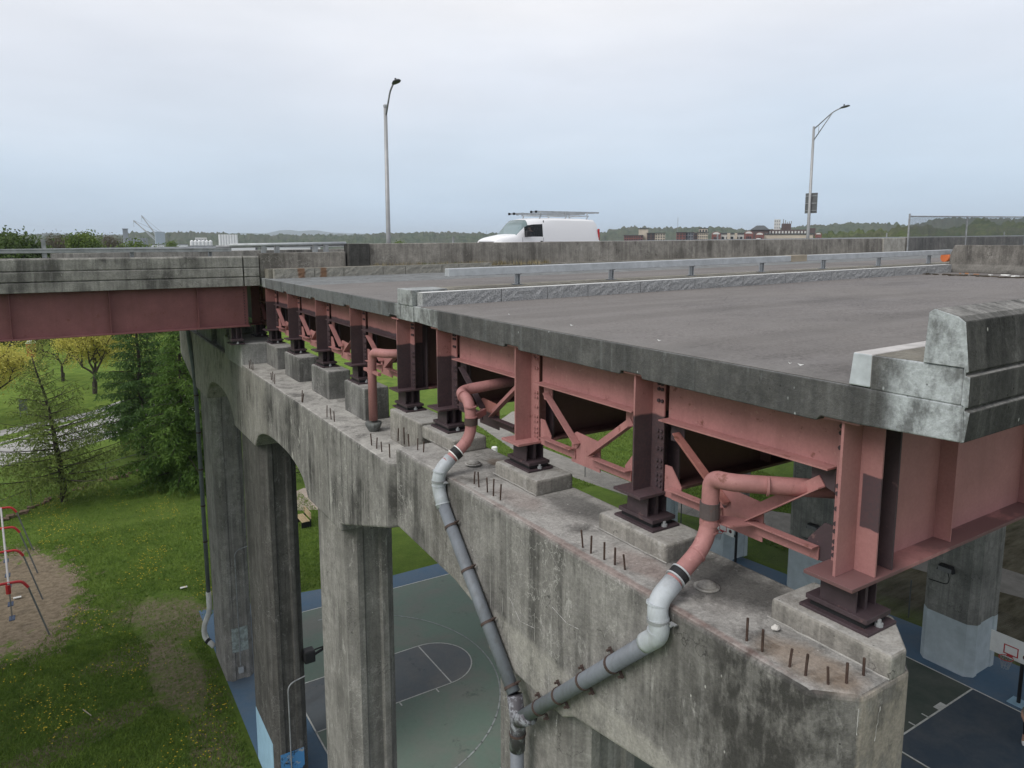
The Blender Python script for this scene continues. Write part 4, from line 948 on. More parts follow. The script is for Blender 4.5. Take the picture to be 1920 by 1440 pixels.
# fence line at the court edge and utility box
FENCEW = simple('fence_pipe', (.12,.125,.12), .6, .3)
ff = empty('chain_link_fence', (33, 22, GZ), 'see through court fence with thin posts beyond the painted column feet', 'fence')
pts = [(G(1060,893)[0]+1.2, 42.0), (31.9,30.5), (32.55,26.3), (33.1,22.2), (33.6,17.2), (34.0,14.2), (34.6,8.), (35,3)]
for p in pts: MB().tube([(p[0],p[1],GZ),(p[0],p[1],GZ+1.9)], .035, 6).build('post', FENCEW, ff)
def thin_chain():
    n = NT('thin_chain_link', .6, .3); sx = n.node('ShaderNodeSeparateXYZ'); n.L.new(n.pos(), sx.inputs[0])
    s = n.math('ADD', sx.outputs[0], sx.outputs[1]); 
    def wire(op): return n.math('ABSOLUTE', n.math('SUBTRACT', n.math('FRACT', n.math('MULTIPLY', n.math(op, s, sx.outputs[2]), 1/.09)), .5))
    al = n.rng(n.math('MINIMUM', wire('ADD'), wire('SUBTRACT')), .02, .045, 1., 0.); n.set(n.b, 'Alpha', al); n.set(n.b, 'Base Color', (.14,.145,.14)); return n.mat
TCH = thin_chain()
m = MB()
for a, b_ in zip(pts[:-1], pts[1:]): m.add([(*a,GZ+.05),(*b_,GZ+.05),(*b_,GZ+1.85),(*a,GZ+1.85)], [(0,1,2,3)])
m.build('mesh_panel', TCH, ff)
# park fence with its stone edging on the left
pf_ = empty('chain_link_fence', (-1, 60, GZ), 'park fence running behind the swing set towards the larch trees', 'fence')
fp = [Vector((*G(*q), 0)) for q in ((-90,1000),(0,975),(60,950),(120,925),(200,898),(285,872),(345,848))]
m = MB(); m2 = MB()
for q in fp: MB().tube([(q.x,q.y,GZ),(q.x,q.y,GZ+1.25)], .03, 6).build('post', FENCEW, pf_)
MB().tube([(q.x,q.y,GZ+1.25) for q in fp], .024, 6).build('top_rail', FENCEW, pf_)
for a, b_ in zip(fp[:-1], fp[1:]): m.add([(a.x,a.y,GZ+.05),(b_.x,b_.y,GZ+.05),(b_.x,b_.y,GZ+1.22),(a.x,a.y,GZ+1.22)], [(0,1,2,3)])
m.build('mesh_panel', TCH, pf_)
m = MB()
for a, b_ in zip(fp[:-1], fp[1:]):
    L_ = (b_-a).length; k = int(L_/.35)
    for i in range(k):
        c = a.lerp(b_, i/k)+Vector((rnd.gauss(0,.15), rnd.gauss(-.35,.15), GZ)); s = rnd.uniform(.1,.26)
        m.add([(c.x+s*dx*rnd.uniform(.7,1.2), c.y+s*dy*rnd.uniform(.7,1.2), c.z+(.0 if dz < 0 else s*rnd.uniform(.4,.9))) for dx in (-1,1) for dy in (-1,1) for dz in (-1,1)], [(0,1,3,2),(4,6,7,5),(0,4,5,1),(2,3,7,6),(1,5,7,3)])
tag(m.build('leaf_litter', simple('brown_litter', (.17,.12,.085), .95, 0, .35, 3.)), kind='stuff')
x, y = G(927, 858); ub = empty('utility_drum', (x, y, GZ), 'small white and black drum standing on the grass behind the pier cap', 'drum')
MB().lathe([(.24,0),(.26,.05),(.24,.5),(.26,.52),(.24,.9),(.2,.93)], (x,y,GZ), 16).build('drum_body', WHITE, ub); MB().box(x-.272, x-.15, y-.13, y+.13, GZ+.2, GZ+.75).build('black_marking', BLKPT, ub)
# bench beyond the second column
x, y = G(562, 985); bn = empty('park_bench', (x, y, GZ), 'wooden slatted bench on the grass between the tall columns', 'bench')
WOOD = simple('weathered_wood', (.40,.31,.19), .8, 0, .15, 5.)
m = MB(); 
for k in range(4): m.box(x-.05+.13*k, x+.05+.13*k, y-.75, y+.75, GZ+.42, GZ+.46)
m.build('seat', WOOD, bn); m = MB()
for k in range(3): m.box(x+.5, x+.54, y-.75, y+.75, GZ+.55+.15*k, GZ+.66+.15*k)
m.build('backrest', WOOD, bn)
for s in (-.6,.6): MB().box(x-.05, x+.5, y+s-.04, y+s+.04, GZ, GZ+.42).box(x+.5, x+.56, y+s-.04, y+s+.04, GZ, GZ+.95).build('leg', BLKPT, bn)

# swing set
sw = empty('swing_set', (-2.6, 43, GZ), 'tall swing set with red bent tops over the worn dirt patch', 'swing set')
BAR = simple('swing_bar_metal', (.42,.40,.40), .5, .3, .1, 4.); LEGM = simple('swing_leg_metal', (.17,.175,.175), .5, .4, .1, 4.)
ys = (37.9, 42.0, 45.6, 49.2); xs = (-2.45, -2.75, -3.0, -3.2); HS = 2.75
MB().tube([(-2.62,ys[0]-.15,GZ+HS),(-3.42,ys[3]+.1,GZ+HS)], .05, 10).build('top_bar', BAR, sw)
for i, Y in enumerate(ys):
    xc = -2.62-.8*(Y-ys[0]+.15)/(ys[3]-ys[0]+.25)
    br_ = MB().tube(round_path([(xc-.75,Y+.1,GZ+HS-.35),(xc-.55,Y+.06,GZ+HS),(xc+.5,Y-.06,GZ+HS),(xc+.72,Y-.1,GZ+HS-.35)], .22), .06, 10).build('bent_top', RED, sw)
    for s in (-1, 1): MB().tube([(xc+s*.72,Y-s*.1,GZ+HS-.35),(xc+s*1.35,Y-s*.3,GZ)], .038, 8).build('leg', LEGM, sw)
    if i == 0: MB().tube([(xc-.02,Y-.1,GZ+HS-.05),(xc-.02,Y-.1,GZ+HS-.45)], .1, 8).build('red_fitting', RED, sw)
for i in range(3):
    for f in (.3, .7):
        Y = ys[i]+(ys[i+1]-ys[i])*f; xc = -2.62-.8*(Y-ys[0])/(ys[3]-ys[0])
        s = MB()
        for q in (-.22,.22): s.tube([(xc,Y+q,GZ+HS),(xc,Y+q,GZ+.55)], .012, 5)
        s.build('chain', LEGM, sw); MB().box(xc-.12, xc+.12, Y-.25, Y+.25, GZ+.5, GZ+.55).build('seat', simple('swing_seat_blue', (.05,.07,.12), .6), sw, .02)
# red portable toilet, sign back
x, y = G(60, 668); pt = empty('portable_toilet', (x, y, GZ), 'red box with white domed top beside the yellow budding tree', 'portable toilet')
MB().box(x-.62, x+.62, y-.62, y+.62, GZ, GZ+2.05).build('cabin', REDM, pt, .06); MB().prism([(x-.68,GZ+2.05),(x+.68,GZ+2.05),(x+.62,GZ+2.3),(x+.35,GZ+2.42),(x-.35,GZ+2.42),(x-.62,GZ+2.3)], 1, y-.68, y+.68).build('roof', WHITE, pt, .05)
MB().box(x-.45, x+.45, y-.64, y-.622, GZ+.1, GZ+1.95).build('door', simple('door_red', (.5,.03,.035), .5), pt)
x, y = G(45, 780); sg = empty('sign_board', (x, y, GZ), 'grey board on two posts seen from behind on the lawn', 'sign')
MB().box(x-.36, x+.36, y-.03, y+.03, GZ+.55, GZ+1.75).build('panel', simple('grey_panel', (.15,.165,.17), .6), sg, .01)
for s in (-.28,.28): MB().tube([(x+s,y+.05,GZ),(x+s,y+.05,GZ+1.8)], .035, 6).build('post', GALVD, sg)

# ================================================================== LAMPS, VAN, SMALL THINGS ON THE DECK
def lamp(x, y, zb, zt, label, truss=False, L=2.3, rise=1.35):
    l = empty('street_lamp', (x, y, zb), label, 'street lamp')
    MB().tube([(x,y,zb),(x,y,zb+1.2),(x,y,zt)], [.125,.115,.085], 12).build('pole', ALU, l, smooth=True)
    MB().box(x-.2, x+.2, y-.2, y+.2, zb, zb+.04).build('foot_plate', GALVD, l)
    if not truss:
        arm = round_path([(x,y-.09,zt-.35),(x,y-L*.62,zt+rise*.72),(x,y-L,zt+rise)], .8, 8)
        MB().tube(arm, .045, 8).build('arm', GALVD, l, smooth=True); e = Vector((x,y-L,zt+rise))
        MB().lathe([(.1,0),(.11,.1),(.06,.16)], (x,y,zt), 10).build('pole_cap', GALV, l)
    else:
        a1 = round_path([(x,y-.08,zt-.15),(x,y-L*.72,zt+rise*.82),(x,y-L,zt+rise)], .6, 8)
        MB().tube(a1, .042, 8).tube([(x,y-.08,zt-.95),(x,y-L*.72,zt+rise*.80)], .036, 8).tube([(x,y-L*.2,zt+rise*.12),(x,y-L*.2,zt-.62)], .02, 6).build('arm', GALVD, l, smooth=True)
        e = Vector((x,y-L,zt+rise))
    d = Vector((0,-1,.12)).normalized(); m = MB()
    prof = [(0,.05,.04),(.12,.12,.08),(.4,.19,.10),(.62,.15,.08),(.74,.05,.03)]
    rings = []
    for (s, wd, h) in prof:
        c = e+d*s; rings.append([c+Vector((wd*math.cos(t), 0, h*math.sin(t)*(1 if math.sin(t) > 0 else .55))) for t in np.linspace(0, 2*PI, 13)[:-1]])
    vs = [p for r_ in rings for p in r_]; fs = []
    for i in range(len(prof)-1):
        for j in range(12): fs.append((i*12+j, i*12+(j+1) % 12, (i+1)*12+(j+1) % 12, (i+1)*12+j))
    fs += [tuple(range(12))[::-1], tuple(range(48, 60))]
    m.add(vs, fs).build('lamp_head', simple('lamp_head_grey', (.09,.095,.10), .5, .3), l, smooth=True)
    MB().tube([e+d*.3+Vector((0,0,.09)), e+d*.3+Vector((0,0,.2))], .045, 8).build('photocell', BLKPT, l)
    return l
lamp(14.56, 34.5, -1.05, 6.5, 'lamp post with single curved arm standing left of the white van', False, 1.0, .92)
lp = lamp(48.58, 34.5, -.8, 8.35, 'lamp post with truss arm and a sign back fixed low on its pole', True, 2.05, 1.0)
sb = empty('road_sign', (48.5, 34.2, 2.7), 'grey back of a rectangular road sign fixed on the truss arm lamp post', 'sign')
MB().box(48.70, 48.72, 33.95, 34.98, 2.0, 3.5).build('panel', simple('sign_back', (.13,.135,.14), .55, .2), sb, .005)
for z in (2.2, 2.74, 3.28): MB().box(48.66, 48.698, 34.0, 34.93, z-.03, z+.03).build('rail', GALVD, sb)

# ---- the white van
VX, VY, VZ = 17.66, 29.0, -1.06      # front left corner at road level (drives towards -x)
van = empty('white_van', (VX+3.1, VY+1., VZ), 'white panel van with ladders on its roof passing behind the parapet', 'van')
VP = NT('white_van_paint', .32, 0, .5); VP.color((.80,.80,.82)); VP = VP.mat
GLS = NT('dark_window_glass', .08, 0, .5); GLS.set(GLS.b, 'Base Color', (.02,.024,.026)); GLS.set(GLS.b, 'Alpha', .5); GLS = GLS.mat
GLSW = NT('windscreen_glass', .1, 0, .5); GLSW.set(GLSW.b, 'Base Color', (.22,.29,.30)); GLSW.set(GLSW.b, 'Alpha', .75); GLSW = GLSW.mat
# stations: x from nose, roof height, shoulder height, half widths (low, belt, roof edge), half width of roof flat
ST = [(0.0,1.02,.70,.86,.88,.78),(.10,1.10,.78,.95,.92,.80),(.35,1.18,1.02,.98,.94,.80),(.75,1.26,1.12,1.0,.95,.80),(1.12,1.33,1.17,1.0,.95,.80),
      (1.34,1.62,1.19,1.0,.96,.76),(1.56,1.88,1.20,1.0,.965,.76),(1.76,2.02,1.21,1.0,.97,.78),(2.10,2.08,1.22,1.0,.97,.80),(2.62,2.11,1.22,1.0,.97,.82),
      (3.4,2.13,1.22,1.0,.97,.83),(4.3,2.13,1.22,1.0,.97,.83),(5.3,2.12,1.22,1.0,.97,.83),(5.86,2.09,1.22,1.0,.97,.82),(6.02,1.95,1.22,.99,.96,.80),(6.15,1.22,1.15,.97,.95,.80),(6.18,.75,.70,.95,.93,.8)]
def vsec(s):
    x, zr_, zs, w0, w1, w2 = s; up = max(zr_-zs, .02)
    h = [(w0*.97,.42),(w0,.55),(w0,zs*.8),(w1+.02,zs),(w1-.015,zs+up*.35),(w1-.05,zs+up*.68),(w2+.05,zs+up*.88),(w2-.06,zs+up*.98),(w2*.5,zr_+.01),(0,zr_+.02)]
    L_ = [(VX+x, VY+1-a, VZ+b_) for a, b_ in h]; R_ = [(VX+x, VY+1+a, VZ+b_) for a, b_ in h[:-1]][::-1]
    return L_+R_
secs = [vsec(s) for s in ST]; nR = len(secs[0]); body = MB(); gl = MB(); gw = MB()
V_ = [p for s in secs for p in s]; fb = []; fg_ = []; fg2 = []; fw = []
for i in range(len(ST)-1):
    for j in range(nR-1):
        q = (i*nR+j, i*nR+j+1, (i+1)*nR+j+1, (i+1)*nR+j)
        sideA, sideB = j in (3, 4), j in (nR-2-3, nR-2-4)
        if sideA and i in (6, 7, 8): fg_.append(q)
        elif sideB and i in (6, 7, 8): fg2.append(q)
        elif i in (4, 5, 6) and 5 <= j <= nR-2-5: fw.append(q)
        else: fb.append(q)
fb.append(tuple(range(nR))[::-1]); fb.append(tuple((len(ST)-1)*nR+j for j in range(nR)))
body.add(V_, fb).build('body', VP, van, smooth=False)
for o in kids(van):
    o.data.polygons.foreach_set('use_smooth', [True]*len(o.data.polygons)); e = o.modifiers.new('split', 'EDGE_SPLIT'); e.split_angle = .6
def pane(nm, fs, m):
    us = sorted({i for f in fs for i in f}); ix = {u: k for k, u in enumerate(us)}
    MB().add([V_[u] for u in us], [tuple(ix[i] for i in f) for f in fs]).build(nm, m, van)
pane('side_window', fg_, GLS); pane('side_window', fg2, GLS); pane('windscreen', fw, GLSW)
BLKI = simple('dark_interior', (.018,.018,.02), .8)
MB().box(VX+1.5, VX+2.7, VY+.1, VY+1.9, VZ+.5, VZ+1.12).box(VX+2.68, VX+2.72, VY+.1, VY+1.9, VZ+.5, VZ+2.0).box(VX+2.35, VX+2.5, VY+.35, VY+.8, VZ+1.1, VZ+1.62).box(VX+2.35, VX+2.5, VY+1.2, VY+1.65, VZ+1.1, VZ+1.62).build('cabin_interior', BLKI, van)
MB().tube([(VX+1.75+.13*math.sin(t)*.4, VY+.6+.19*math.cos(t), VZ+1.3+.19*math.sin(t)) for t in np.linspace(0, 2*PI, 17)], .016, 6, False).build('steering_wheel', BLKI, van)
yl = VY-.004
def vpanel(name, x0, x1, z0, z1, mat, y=None, bev=.01, d=.02): return MB().box(VX+x0, VX+x1, (y or yl)-d, (y or yl)+.03, VZ+z0, VZ+z1).build(name, mat, van, bev)
SEAM = simple('panel_gap', (.30,.30,.32), .7); BT = simple('black_trim', (.025,.025,.027), .5)
for x in (1.42, 2.63): MB().box(VX+x, VX+x+.014, yl-.004, yl+.03, VZ+.5, VZ+1.18).build('door_gap', SEAM, van)
for z in (.62, 1.0): MB().box(VX+2.72, VX+5.9, yl-.005, yl+.03, VZ+z, VZ+z+.018).build('side_crease', VP, van)
vpanel('door_handle', 2.46, 2.58, .78, 1.02, BT, d=.03)
mr = MB().box(VX+1.50, VX+1.72, VY-.28, VY-.08, VZ+1.22, VZ+1.5).build('wing_mirror', BT, van, .03); MB().box(VX+1.58, VX+1.66, VY-.1, VY+.06, VZ+1.24, VZ+1.30).build('mirror_arm', BT, mr)
MB().box(VX-.03, VX+.62, VY+.02, VY+1.98, VZ+.40, VZ+.74).build('bumper', BT, van, .04); MB().box(VX-.015, VX+.05, VY+.3, VY+1.7, VZ+.72, VZ+.98).build('grille', BT, van, .02)
for s in (.12, 1.62): MB().box(VX-.01, VX+.35 if s < 1 else VX+.05, VY+s-.1, VY+s+.2, VZ+.76, VZ+.96).build('headlight', simple('headlight_lens', (.62,.60,.55), .2), van, .03)
for s in (.02, 1.90): MB().box(VX+6.08, VX+6.165, VY+s, VY+s+.10, VZ+1.05, VZ+1.62).build('tail_light', RED, van, .02)
TYRE = simple('tyre_rubber', (.02,.02,.021), .85)
for wx in (1.05, 5.0):
    for wy in (.02, 1.74):
        wh = MB().tube([(VX+wx, VY+wy, VZ+.37),(VX+wx, VY+wy+.24, VZ+.37)], .37, 24).build('wheel', TYRE, van, .03); MB().tube([(VX+wx, VY+wy-.006, VZ+.37),(VX+wx, VY+wy+.02, VZ+.37)], .2, 16).build('rim', GALV, wh)
rk = MB()
for x in (2.55, 4.1, 5.45):
    rk.bar((VX+x,VY+.25,VZ+2.26),(VX+x,VY+1.75,VZ+2.26),.05,.05)
    for y in (.25, 1.75): rk.bar((VX+x,VY+y,VZ+2.08),(VX+x+.12,VY+y,VZ+2.28),.05,.04); rk.bar((VX+x,VY+y,VZ+2.26),(VX+x+.1,VY+y,VZ+2.42),.04,.04)
for y in (.25, 1.75): rk.bar((VX+2.5,VY+y,VZ+2.26),(VX+5.6,VY+y,VZ+2.26),.035,.035)
rk.build('roof_rack', GALV, van)
def ladder(x0, x1, y, z0, z1, wdt, label):
    l = empty('ladder', (VX+(x0+x1)/2, VY+y, VZ+z0), label, 'ladder'); m = MB()
    A = Vector((VX+x0,VY+y,VZ+z0)); B = Vector((VX+x1,VY+y,VZ+z1)); N = int((x1-x0)/.3)
    for s in (0, wdt): m.bar(A+Vector((0,s,0)), B+Vector((0,s,0)), .03, .075)
    m.build('side_rails', GALV, l); m = MB()
    for i in range(1, N): c = A.lerp(B, i/N); m.tube([c, c+Vector((0,wdt,0))], .016, 6)
    m.build('rungs', GALV, l)
    for s in (0, wdt): MB().box(A.x-.06, A.x+.04, A.y+s-.03, A.y+s+.03, A.z-.06, A.z+.05).build('foot', RUBB, l)
    return l
ladder(.9+.25, 5.4, .32, 2.30, 2.36, .42, 'long lower ladder lying on the van roof rack, reaching over the windscreen')
ladder(2.45, 6.35, .36, 2.43, 2.44, .42, 'upper ladder on the van roof rack, overhanging the rear doors'); ladder(2.2, 5.9, 1.2, 2.34, 2.40, .45, 'ladder on the far side of the van roof rack')

# ---- litter and small things on the closed roadway
x, y = G(1784, 492, zd(30)); tb = empty('traffic_drum', (x, y, zd(x)+.25), 'orange and white traffic drum lying behind the end of the guardrail', 'traffic drum')
MB().tube([(x-.4,y+.1,zd(x)+.19),(x+.4,y-.05,zd(x)+.19)], [.19,.165], 16).build('drum_body', ORNG, tb, .02)
for a in (-.18, .14): MB().tube([(x+a-.06,y+.055,zd(x)+.19),(x+a+.06,y+.03,zd(x)+.19)], .19-.02*(a+.2), 16).build('white_band', WHITE, tb)
def debris(px, py, n, spread, mat, sz, label):
    x0, y0 = G(px, py, zd(22)); 
    m = MB()
    for i in range(n):
        x = x0+rnd.gauss(0, spread[0]); y = y0+rnd.gauss(0, spread[1]); s = sz*rnd.uniform(.4,1.3); a = rnd.uniform(0, PI)
        d = Vector((math.cos(a), math.sin(a), 0)); z = zd(x)+.006
        m.bar(Vector((x,y,z+s*.12)), Vector((x,y,z+s*.12))+d*s*1.6, s*.7, s*.22)
    o = m.build('debris', mat); return tag(o, kind='stuff')
debris(1855, 519, 70, (.10,.9), simple('dead_leaves', (.07,.055,.04), .95, 0, .4), .10, '')
debris(1885, 518, 4, (.15,.25), WHITE, .2, ''); debris(1840, 516, 3, (.15,.3), simple('orange_scrap', (.4,.2,.1), .8), .1, '')
pap = simple('paper_scrap', (.62,.62,.6), .9)
for i, (px, py, lab) in enumerate(((955, 588, 'white paper scrap on the roadway near the kerb end'), (1072, 608, 'white paper scrap near the slab edge below the kerb'), (1481, 678, 'larger white scrap on the asphalt near the parapet kerb'), (1501, 681, 'small white scrap right beside the larger scrap near the kerb'),
        (1131, 547, 'tiny white scrap against the granite kerb'), (1236, 636, 'pale scrap in the middle of the slab edge'))):
    x, y = G(px, py, zd(7)+.01); s = rnd.uniform(.01,.02)
    o = MB().add([(x-s*1.5,y-s,zd(x)+.004),(x+s,y-s*1.1,zd(x)+.012),(x+s*1.6,y+s,zd(x)+.006),(x-s,y+s*.8,zd(x)+.02)], [(0,1,2,3)]).build('paper_scrap', pap); sol = o.modifiers.new('t', 'SOLIDIFY'); sol.thickness = .003
    tag(o, lab, 'paper', 'litter on the closed roadway')
# dry weeds along the foot of the long parapet
def tufts(name, spots, h, mat, n):
    V = []; Fc = []
    for (x, y, z) in spots:
        for k in range(n):
            a = rnd.uniform(0, 2*PI); l = h*rnd.uniform(.4,1.2); wd = .008+.01*rnd.random(); d = Vector((math.cos(a), math.sin(a), 0)); bx = Vector((x+rnd.gauss(0,.1), y+rnd.gauss(0,.04), z))
            t = bx+d*l*rnd.uniform(.1,.7)+Vector((0,0,l)); s = d.cross(Vector((0,0,1)))*wd; b = len(V); V += [bx-s, bx+s, t]; Fc.append((b, b+1, b+2))
    return tag(fast(name, [tuple(v) for v in V], Fc, mat), kind='stuff')
sp = [(rnd.uniform(9., 16.), 22.66-.5*rnd.random()**2, -.97+GR*5) for _ in range(110)]
tufts('dry_weeds', sp, .20, simple('dry_grass', (.26,.22,.13), .95, 0, .25), 9)
tufts('green_weeds', [(rnd.gauss(11.6,.5), 22.6, -.93) for _ in range(22)], .16, simple('weed_green', (.12,.17,.04), .95, 0, .25), 8)

# ================================================================== PEOPLE
SKIN = simple('skin', (.42,.25,.18), .6, 0, .05); HAIR = simple('dark_hair', (.03,.022,.018), .8)
def person(loc, rz, label, joints, cloth, hair=True, scale=1.0):
    """one continuous skinned body; cloth: list of (test(z_local, x, y) -> bool, material)"""
    J = joints; names = list(J); idx = {n: i for i, n in enumerate(names)}
    E = [('pelvis','waist'),('waist','chest'),('chest','neck'),('neck','jaw'),('jaw','head'),('head','crown')]
    for s in 'LR':
        E += [('chest','sh'+s),('sh'+s,'el'+s),('el'+s,'wr'+s),('wr'+s,'palm'+s),('pelvis','hip'+s),('hip'+s,'kn'+s),('kn'+s,'an'+s),('an'+s,'toe'+s)]
        w_, p_ = Vector(J['wr'+s][0]), Vector(J['palm'+s][0]); d = (p_-w_).normalized(); side = d.cross(Vector((0,0,1)) if abs(d.z) < .8 else Vector((1,0,0))).normalized(); nn = d.cross(side)
        for k, (o_, l) in enumerate(((-.032,.068),(-.011,.08),(.011,.076),(.031,.06))):
            a = 'f%d%s' % (k, s); J[a+'a'] = (tuple(p_+side*o_+d*.02), .010); J[a+'b'] = (tuple(p_+side*o_*1.1+d*(.02+l*.6)), .009); J[a+'c'] = (tuple(p_+side*o_*1.1+d*(.02+l)+nn*.02), .007)
            E += [('palm'+s, a+'a'), (a+'a', a+'b'), (a+'b', a+'c')]
        J['th'+s+'a'] = (tuple(w_.lerp(p_, .45)-side*.045), .011); J['th'+s+'b'] = (tuple(w_.lerp(p_, .45)-side*.065+d*.05), .008); E += [('palm'+s, 'th'+s+'a'), ('th'+s+'a', 'th'+s+'b')]
    names = list(J); idx = {n: i for i, n in enumerate(names)}
    me = bpy.data.meshes.new('person'); me.from_pydata([J[n][0] for n in names], [(idx[a], idx[b]) for a, b in E], [])
    ob = bpy.data.objects.new('person', me); COL.objects.link(ob)
    md_ = ob.modifiers.new('skin', 'SKIN'); md_.use_smooth_shade = True
    sv = me.skin_vertices[0].data
    for n in names:
        r_ = J[n][1]; sv[idx[n]].radius = r_ if isinstance(r_, tuple) else (r_, r_)
    sv[idx['pelvis']].use_root = True
    s2 = ob.modifiers.new('sub', 'SUBSURF'); s2.levels = 2; s2.render_levels = 2
    dg = bpy.context.evaluated_depsgraph_get(); ev = ob.evaluated_get(dg); m2 = bpy.data.meshes.new_from_object(ev)
    bpy.data.objects.remove(ob); bpy.data.meshes.remove(me)
    for p in m2.polygons: p.use_smooth = True
    p_ = bpy.data.objects.new('person', m2); COL.objects.link(p_)
    mats = [SKIN]+[c[1] for c in cloth]; m2.materials.clear()
    for m in mats: m2.materials.append(m)
    for f in m2.polygons:
        c = f.center; f.material_index = 0
        for i, (t, _) in enumerate(cloth):
            if t(c.x, c.y, c.z): f.material_index = i+1; break
    hd = Vector(J['head'][0])
    def blob(name, c, r, mat, squash=(1,1,1)):
        b = bmesh.new(); bmesh.ops.create_icosphere(b, subdivisions=2, radius=1)
        for v in b.verts: v.co = Vector((v.co.x*r*squash[0], v.co.y*r*squash[1], v.co.z*r*squash[2]))+Vector(c)
        q = bpy.data.meshes.new(name); b.to_mesh(q); b.free(); o = bpy.data.objects.new(name, q); COL.objects.link(o); q.materials.append(mat); o.parent = p_
        for f in q.polygons: f.use_smooth = True
    blob('hair', hd+Vector((.03,0,.05)), .105, HAIR, (1.0,.86,.9))
    for s in (-1, 1): blob('eye', hd+Vector((-.092,s*.033,.005)), .013, BLKPT); blob('ear', hd+Vector((.0,s*.085,-.01)), .026, SKIN, (.7,.4,1))
    blob('nose', hd+Vector((-.108,0,-.03)), .017, SKIN, (1,.7,1.2)); blob('mouth', hd+Vector((-.094,0,-.068)), .02, RED, (.3,1,.25))
    p_.location = loc; p_.rotation_euler = (0,0,rz); p_.scale = (scale,)*3
    return tag(p_, label, 'person')
def stand(lean=0., arms='down', gap=.10):
    J = {'pelvis':((0,0,.95),(.13,.16)),'waist':((0,0,1.1),(.11,.14)),'chest':((lean*.3,0,1.32),(.12,.17)),'neck':((lean*.5,0,1.5),.06),'jaw':((lean*.55-.02,0,1.58),.062),'head':((lean*.6-.015,0,1.66),(.095,.08)),'crown':((lean*.6,0,1.73),.06)}
    for s, q in (('L',-1),('R',1)):
        J['hip'+s] = ((0,q*.09,.88),.10); J['kn'+s] = ((-.03,q*gap,.5),.068); J['an'+s] = ((.02,q*(gap+.02),.09),.05); J['toe'+s] = ((-.16,q*(gap+.05),.045),.045)
        J['sh'+s] = ((lean*.35,q*.185,1.4),.068)
        if arms == 'down': J['el'+s] = ((.03,q*.25,1.13),.046); J['wr'+s] = ((-.05,q*.27,.88),.033); J['palm'+s] = ((-.07,q*.27,.81),(.02,.042))
        else: J['el'+s] = ((-.18,q*.30,1.22),.046); J['wr'+s] = ((-.40,q*.30,1.14),.033); J['palm'+s] = ((-.48,q*.29,1.13),(.02,.042))
    return J
BLKC = simple('black_cloth', (.012,.013,.018), .9, 0, .2); GREYC = simple('grey_cloth', (.16,.155,.13), .9); SHOE = simple('white_shoe', (.62,.62,.62), .7)
x, y = G(1925, 1397); person((x, y, GZ+.012), math.radians(40), 'person in dark shorts and white shoes reaching an arm forward on the court', stand(0, 'fwd'),
    [(lambda x, y, z: z < .13, SHOE), (lambda x, y, z: .42 < z < 1.0 and abs(y) < .24, BLKC), (lambda x, y, z: 1.0 <= z < 1.48 and abs(y) < .27, GREYC)])
x, y = G(1927, 1332); person((x, y, GZ+.012), math.radians(100), 'person in black clothes standing by the baseline under the hoop', stand(0),
    [(lambda x, y, z: z < .11, BLKC), (lambda x, y, z: .3 < z < 1.0 and abs(y) < .24, BLKC), (lambda x, y, z: .9 <= z < 1.48 and (abs(y) < .30 and z > 1.1 or abs(y) < .2), BLKC)])
Jd = {'pelvis':((.25,0,1.0),(.13,.16)),'waist':((.24,0,1.13),(.11,.14)),'chest':((.2,0,1.36),(.12,.17)),'neck':((.16,0,1.53),.06),'jaw':((.12,0,1.60),.062),'head':((.12,0,1.67),(.095,.08)),'crown':((.13,0,1.74),.06)}
for s, q in (('L',-1),('R',1)):
    Jd['hip'+s] = ((.15,q*.1,.97),.09); Jd['kn'+s] = ((-.25,q*.14,1.0),.068); Jd['an'+s] = ((-.35,q*.14,.62),.05); Jd['toe'+s] = ((-.5,q*.15,.58),.045)
    Jd['sh'+s] = ((.2,q*.185,1.44),.068); Jd['el'+s] = ((0.02,q*.26,1.22),.046); Jd['wr'+s] = ((-.24,q*.2,1.28),.033); Jd['palm'+s] = ((-.31,q*.19,1.3),(.02,.042))
person((VX+2.08, VY+.56, VZ-.02), 0, 'driver in dark clothes seen in profile through the van side window', Jd, [(lambda x, y, z: z < 1.49 and not (x < -.18 and z > 1.15), BLKC)])

# ================================================================== TREES
def leafmat(name, c1, c2, c3=None, sc2=.5, trans=.25):
    n = NT(name, .75, 0, .25); f = n.noise(sc2, 5, None, .7); g = n.noise(7., 3, None, .8)
    c = n.mix(n.rng(f, .36, .64), c1, c2); c = n.mix(n.rng(g, .35, .7, 0, .6), c, c3 or tuple(x*.5 for x in c1))
    n.color(c); tr = n.node('ShaderNodeBsdfTranslucent'); n.set(tr, 'Color', c); mixs = n.node('ShaderNodeMixShader'); mixs.inputs[0].default_value = trans
    n.L.new(n.b.outputs[0], mixs.inputs[1]); n.L.new(tr.outputs[0], mixs.inputs[2]); n.L.new(mixs.outputs[0], n.N['Material Output'].inputs[0]); return n.mat
BARK = simple('dark_bark', (.055,.045,.036), .95, 0, .3, 4.); BARKG = simple('grey_bark', (.10,.09,.08), .95, 0, .3, 4.)
LARCH = leafmat('larch_needles', (.06,.125,.022), (.13,.22,.04)); LARCHD = leafmat('dark_needles', (.045,.095,.026), (.095,.17,.038)); SPARSE = leafmat('sparse_needles', (.12,.17,.04), (.2,.25,.06))
YELL = leafmat('yellow_buds', (.50,.46,.085), (.70,.64,.17), (.36,.34,.08)); 
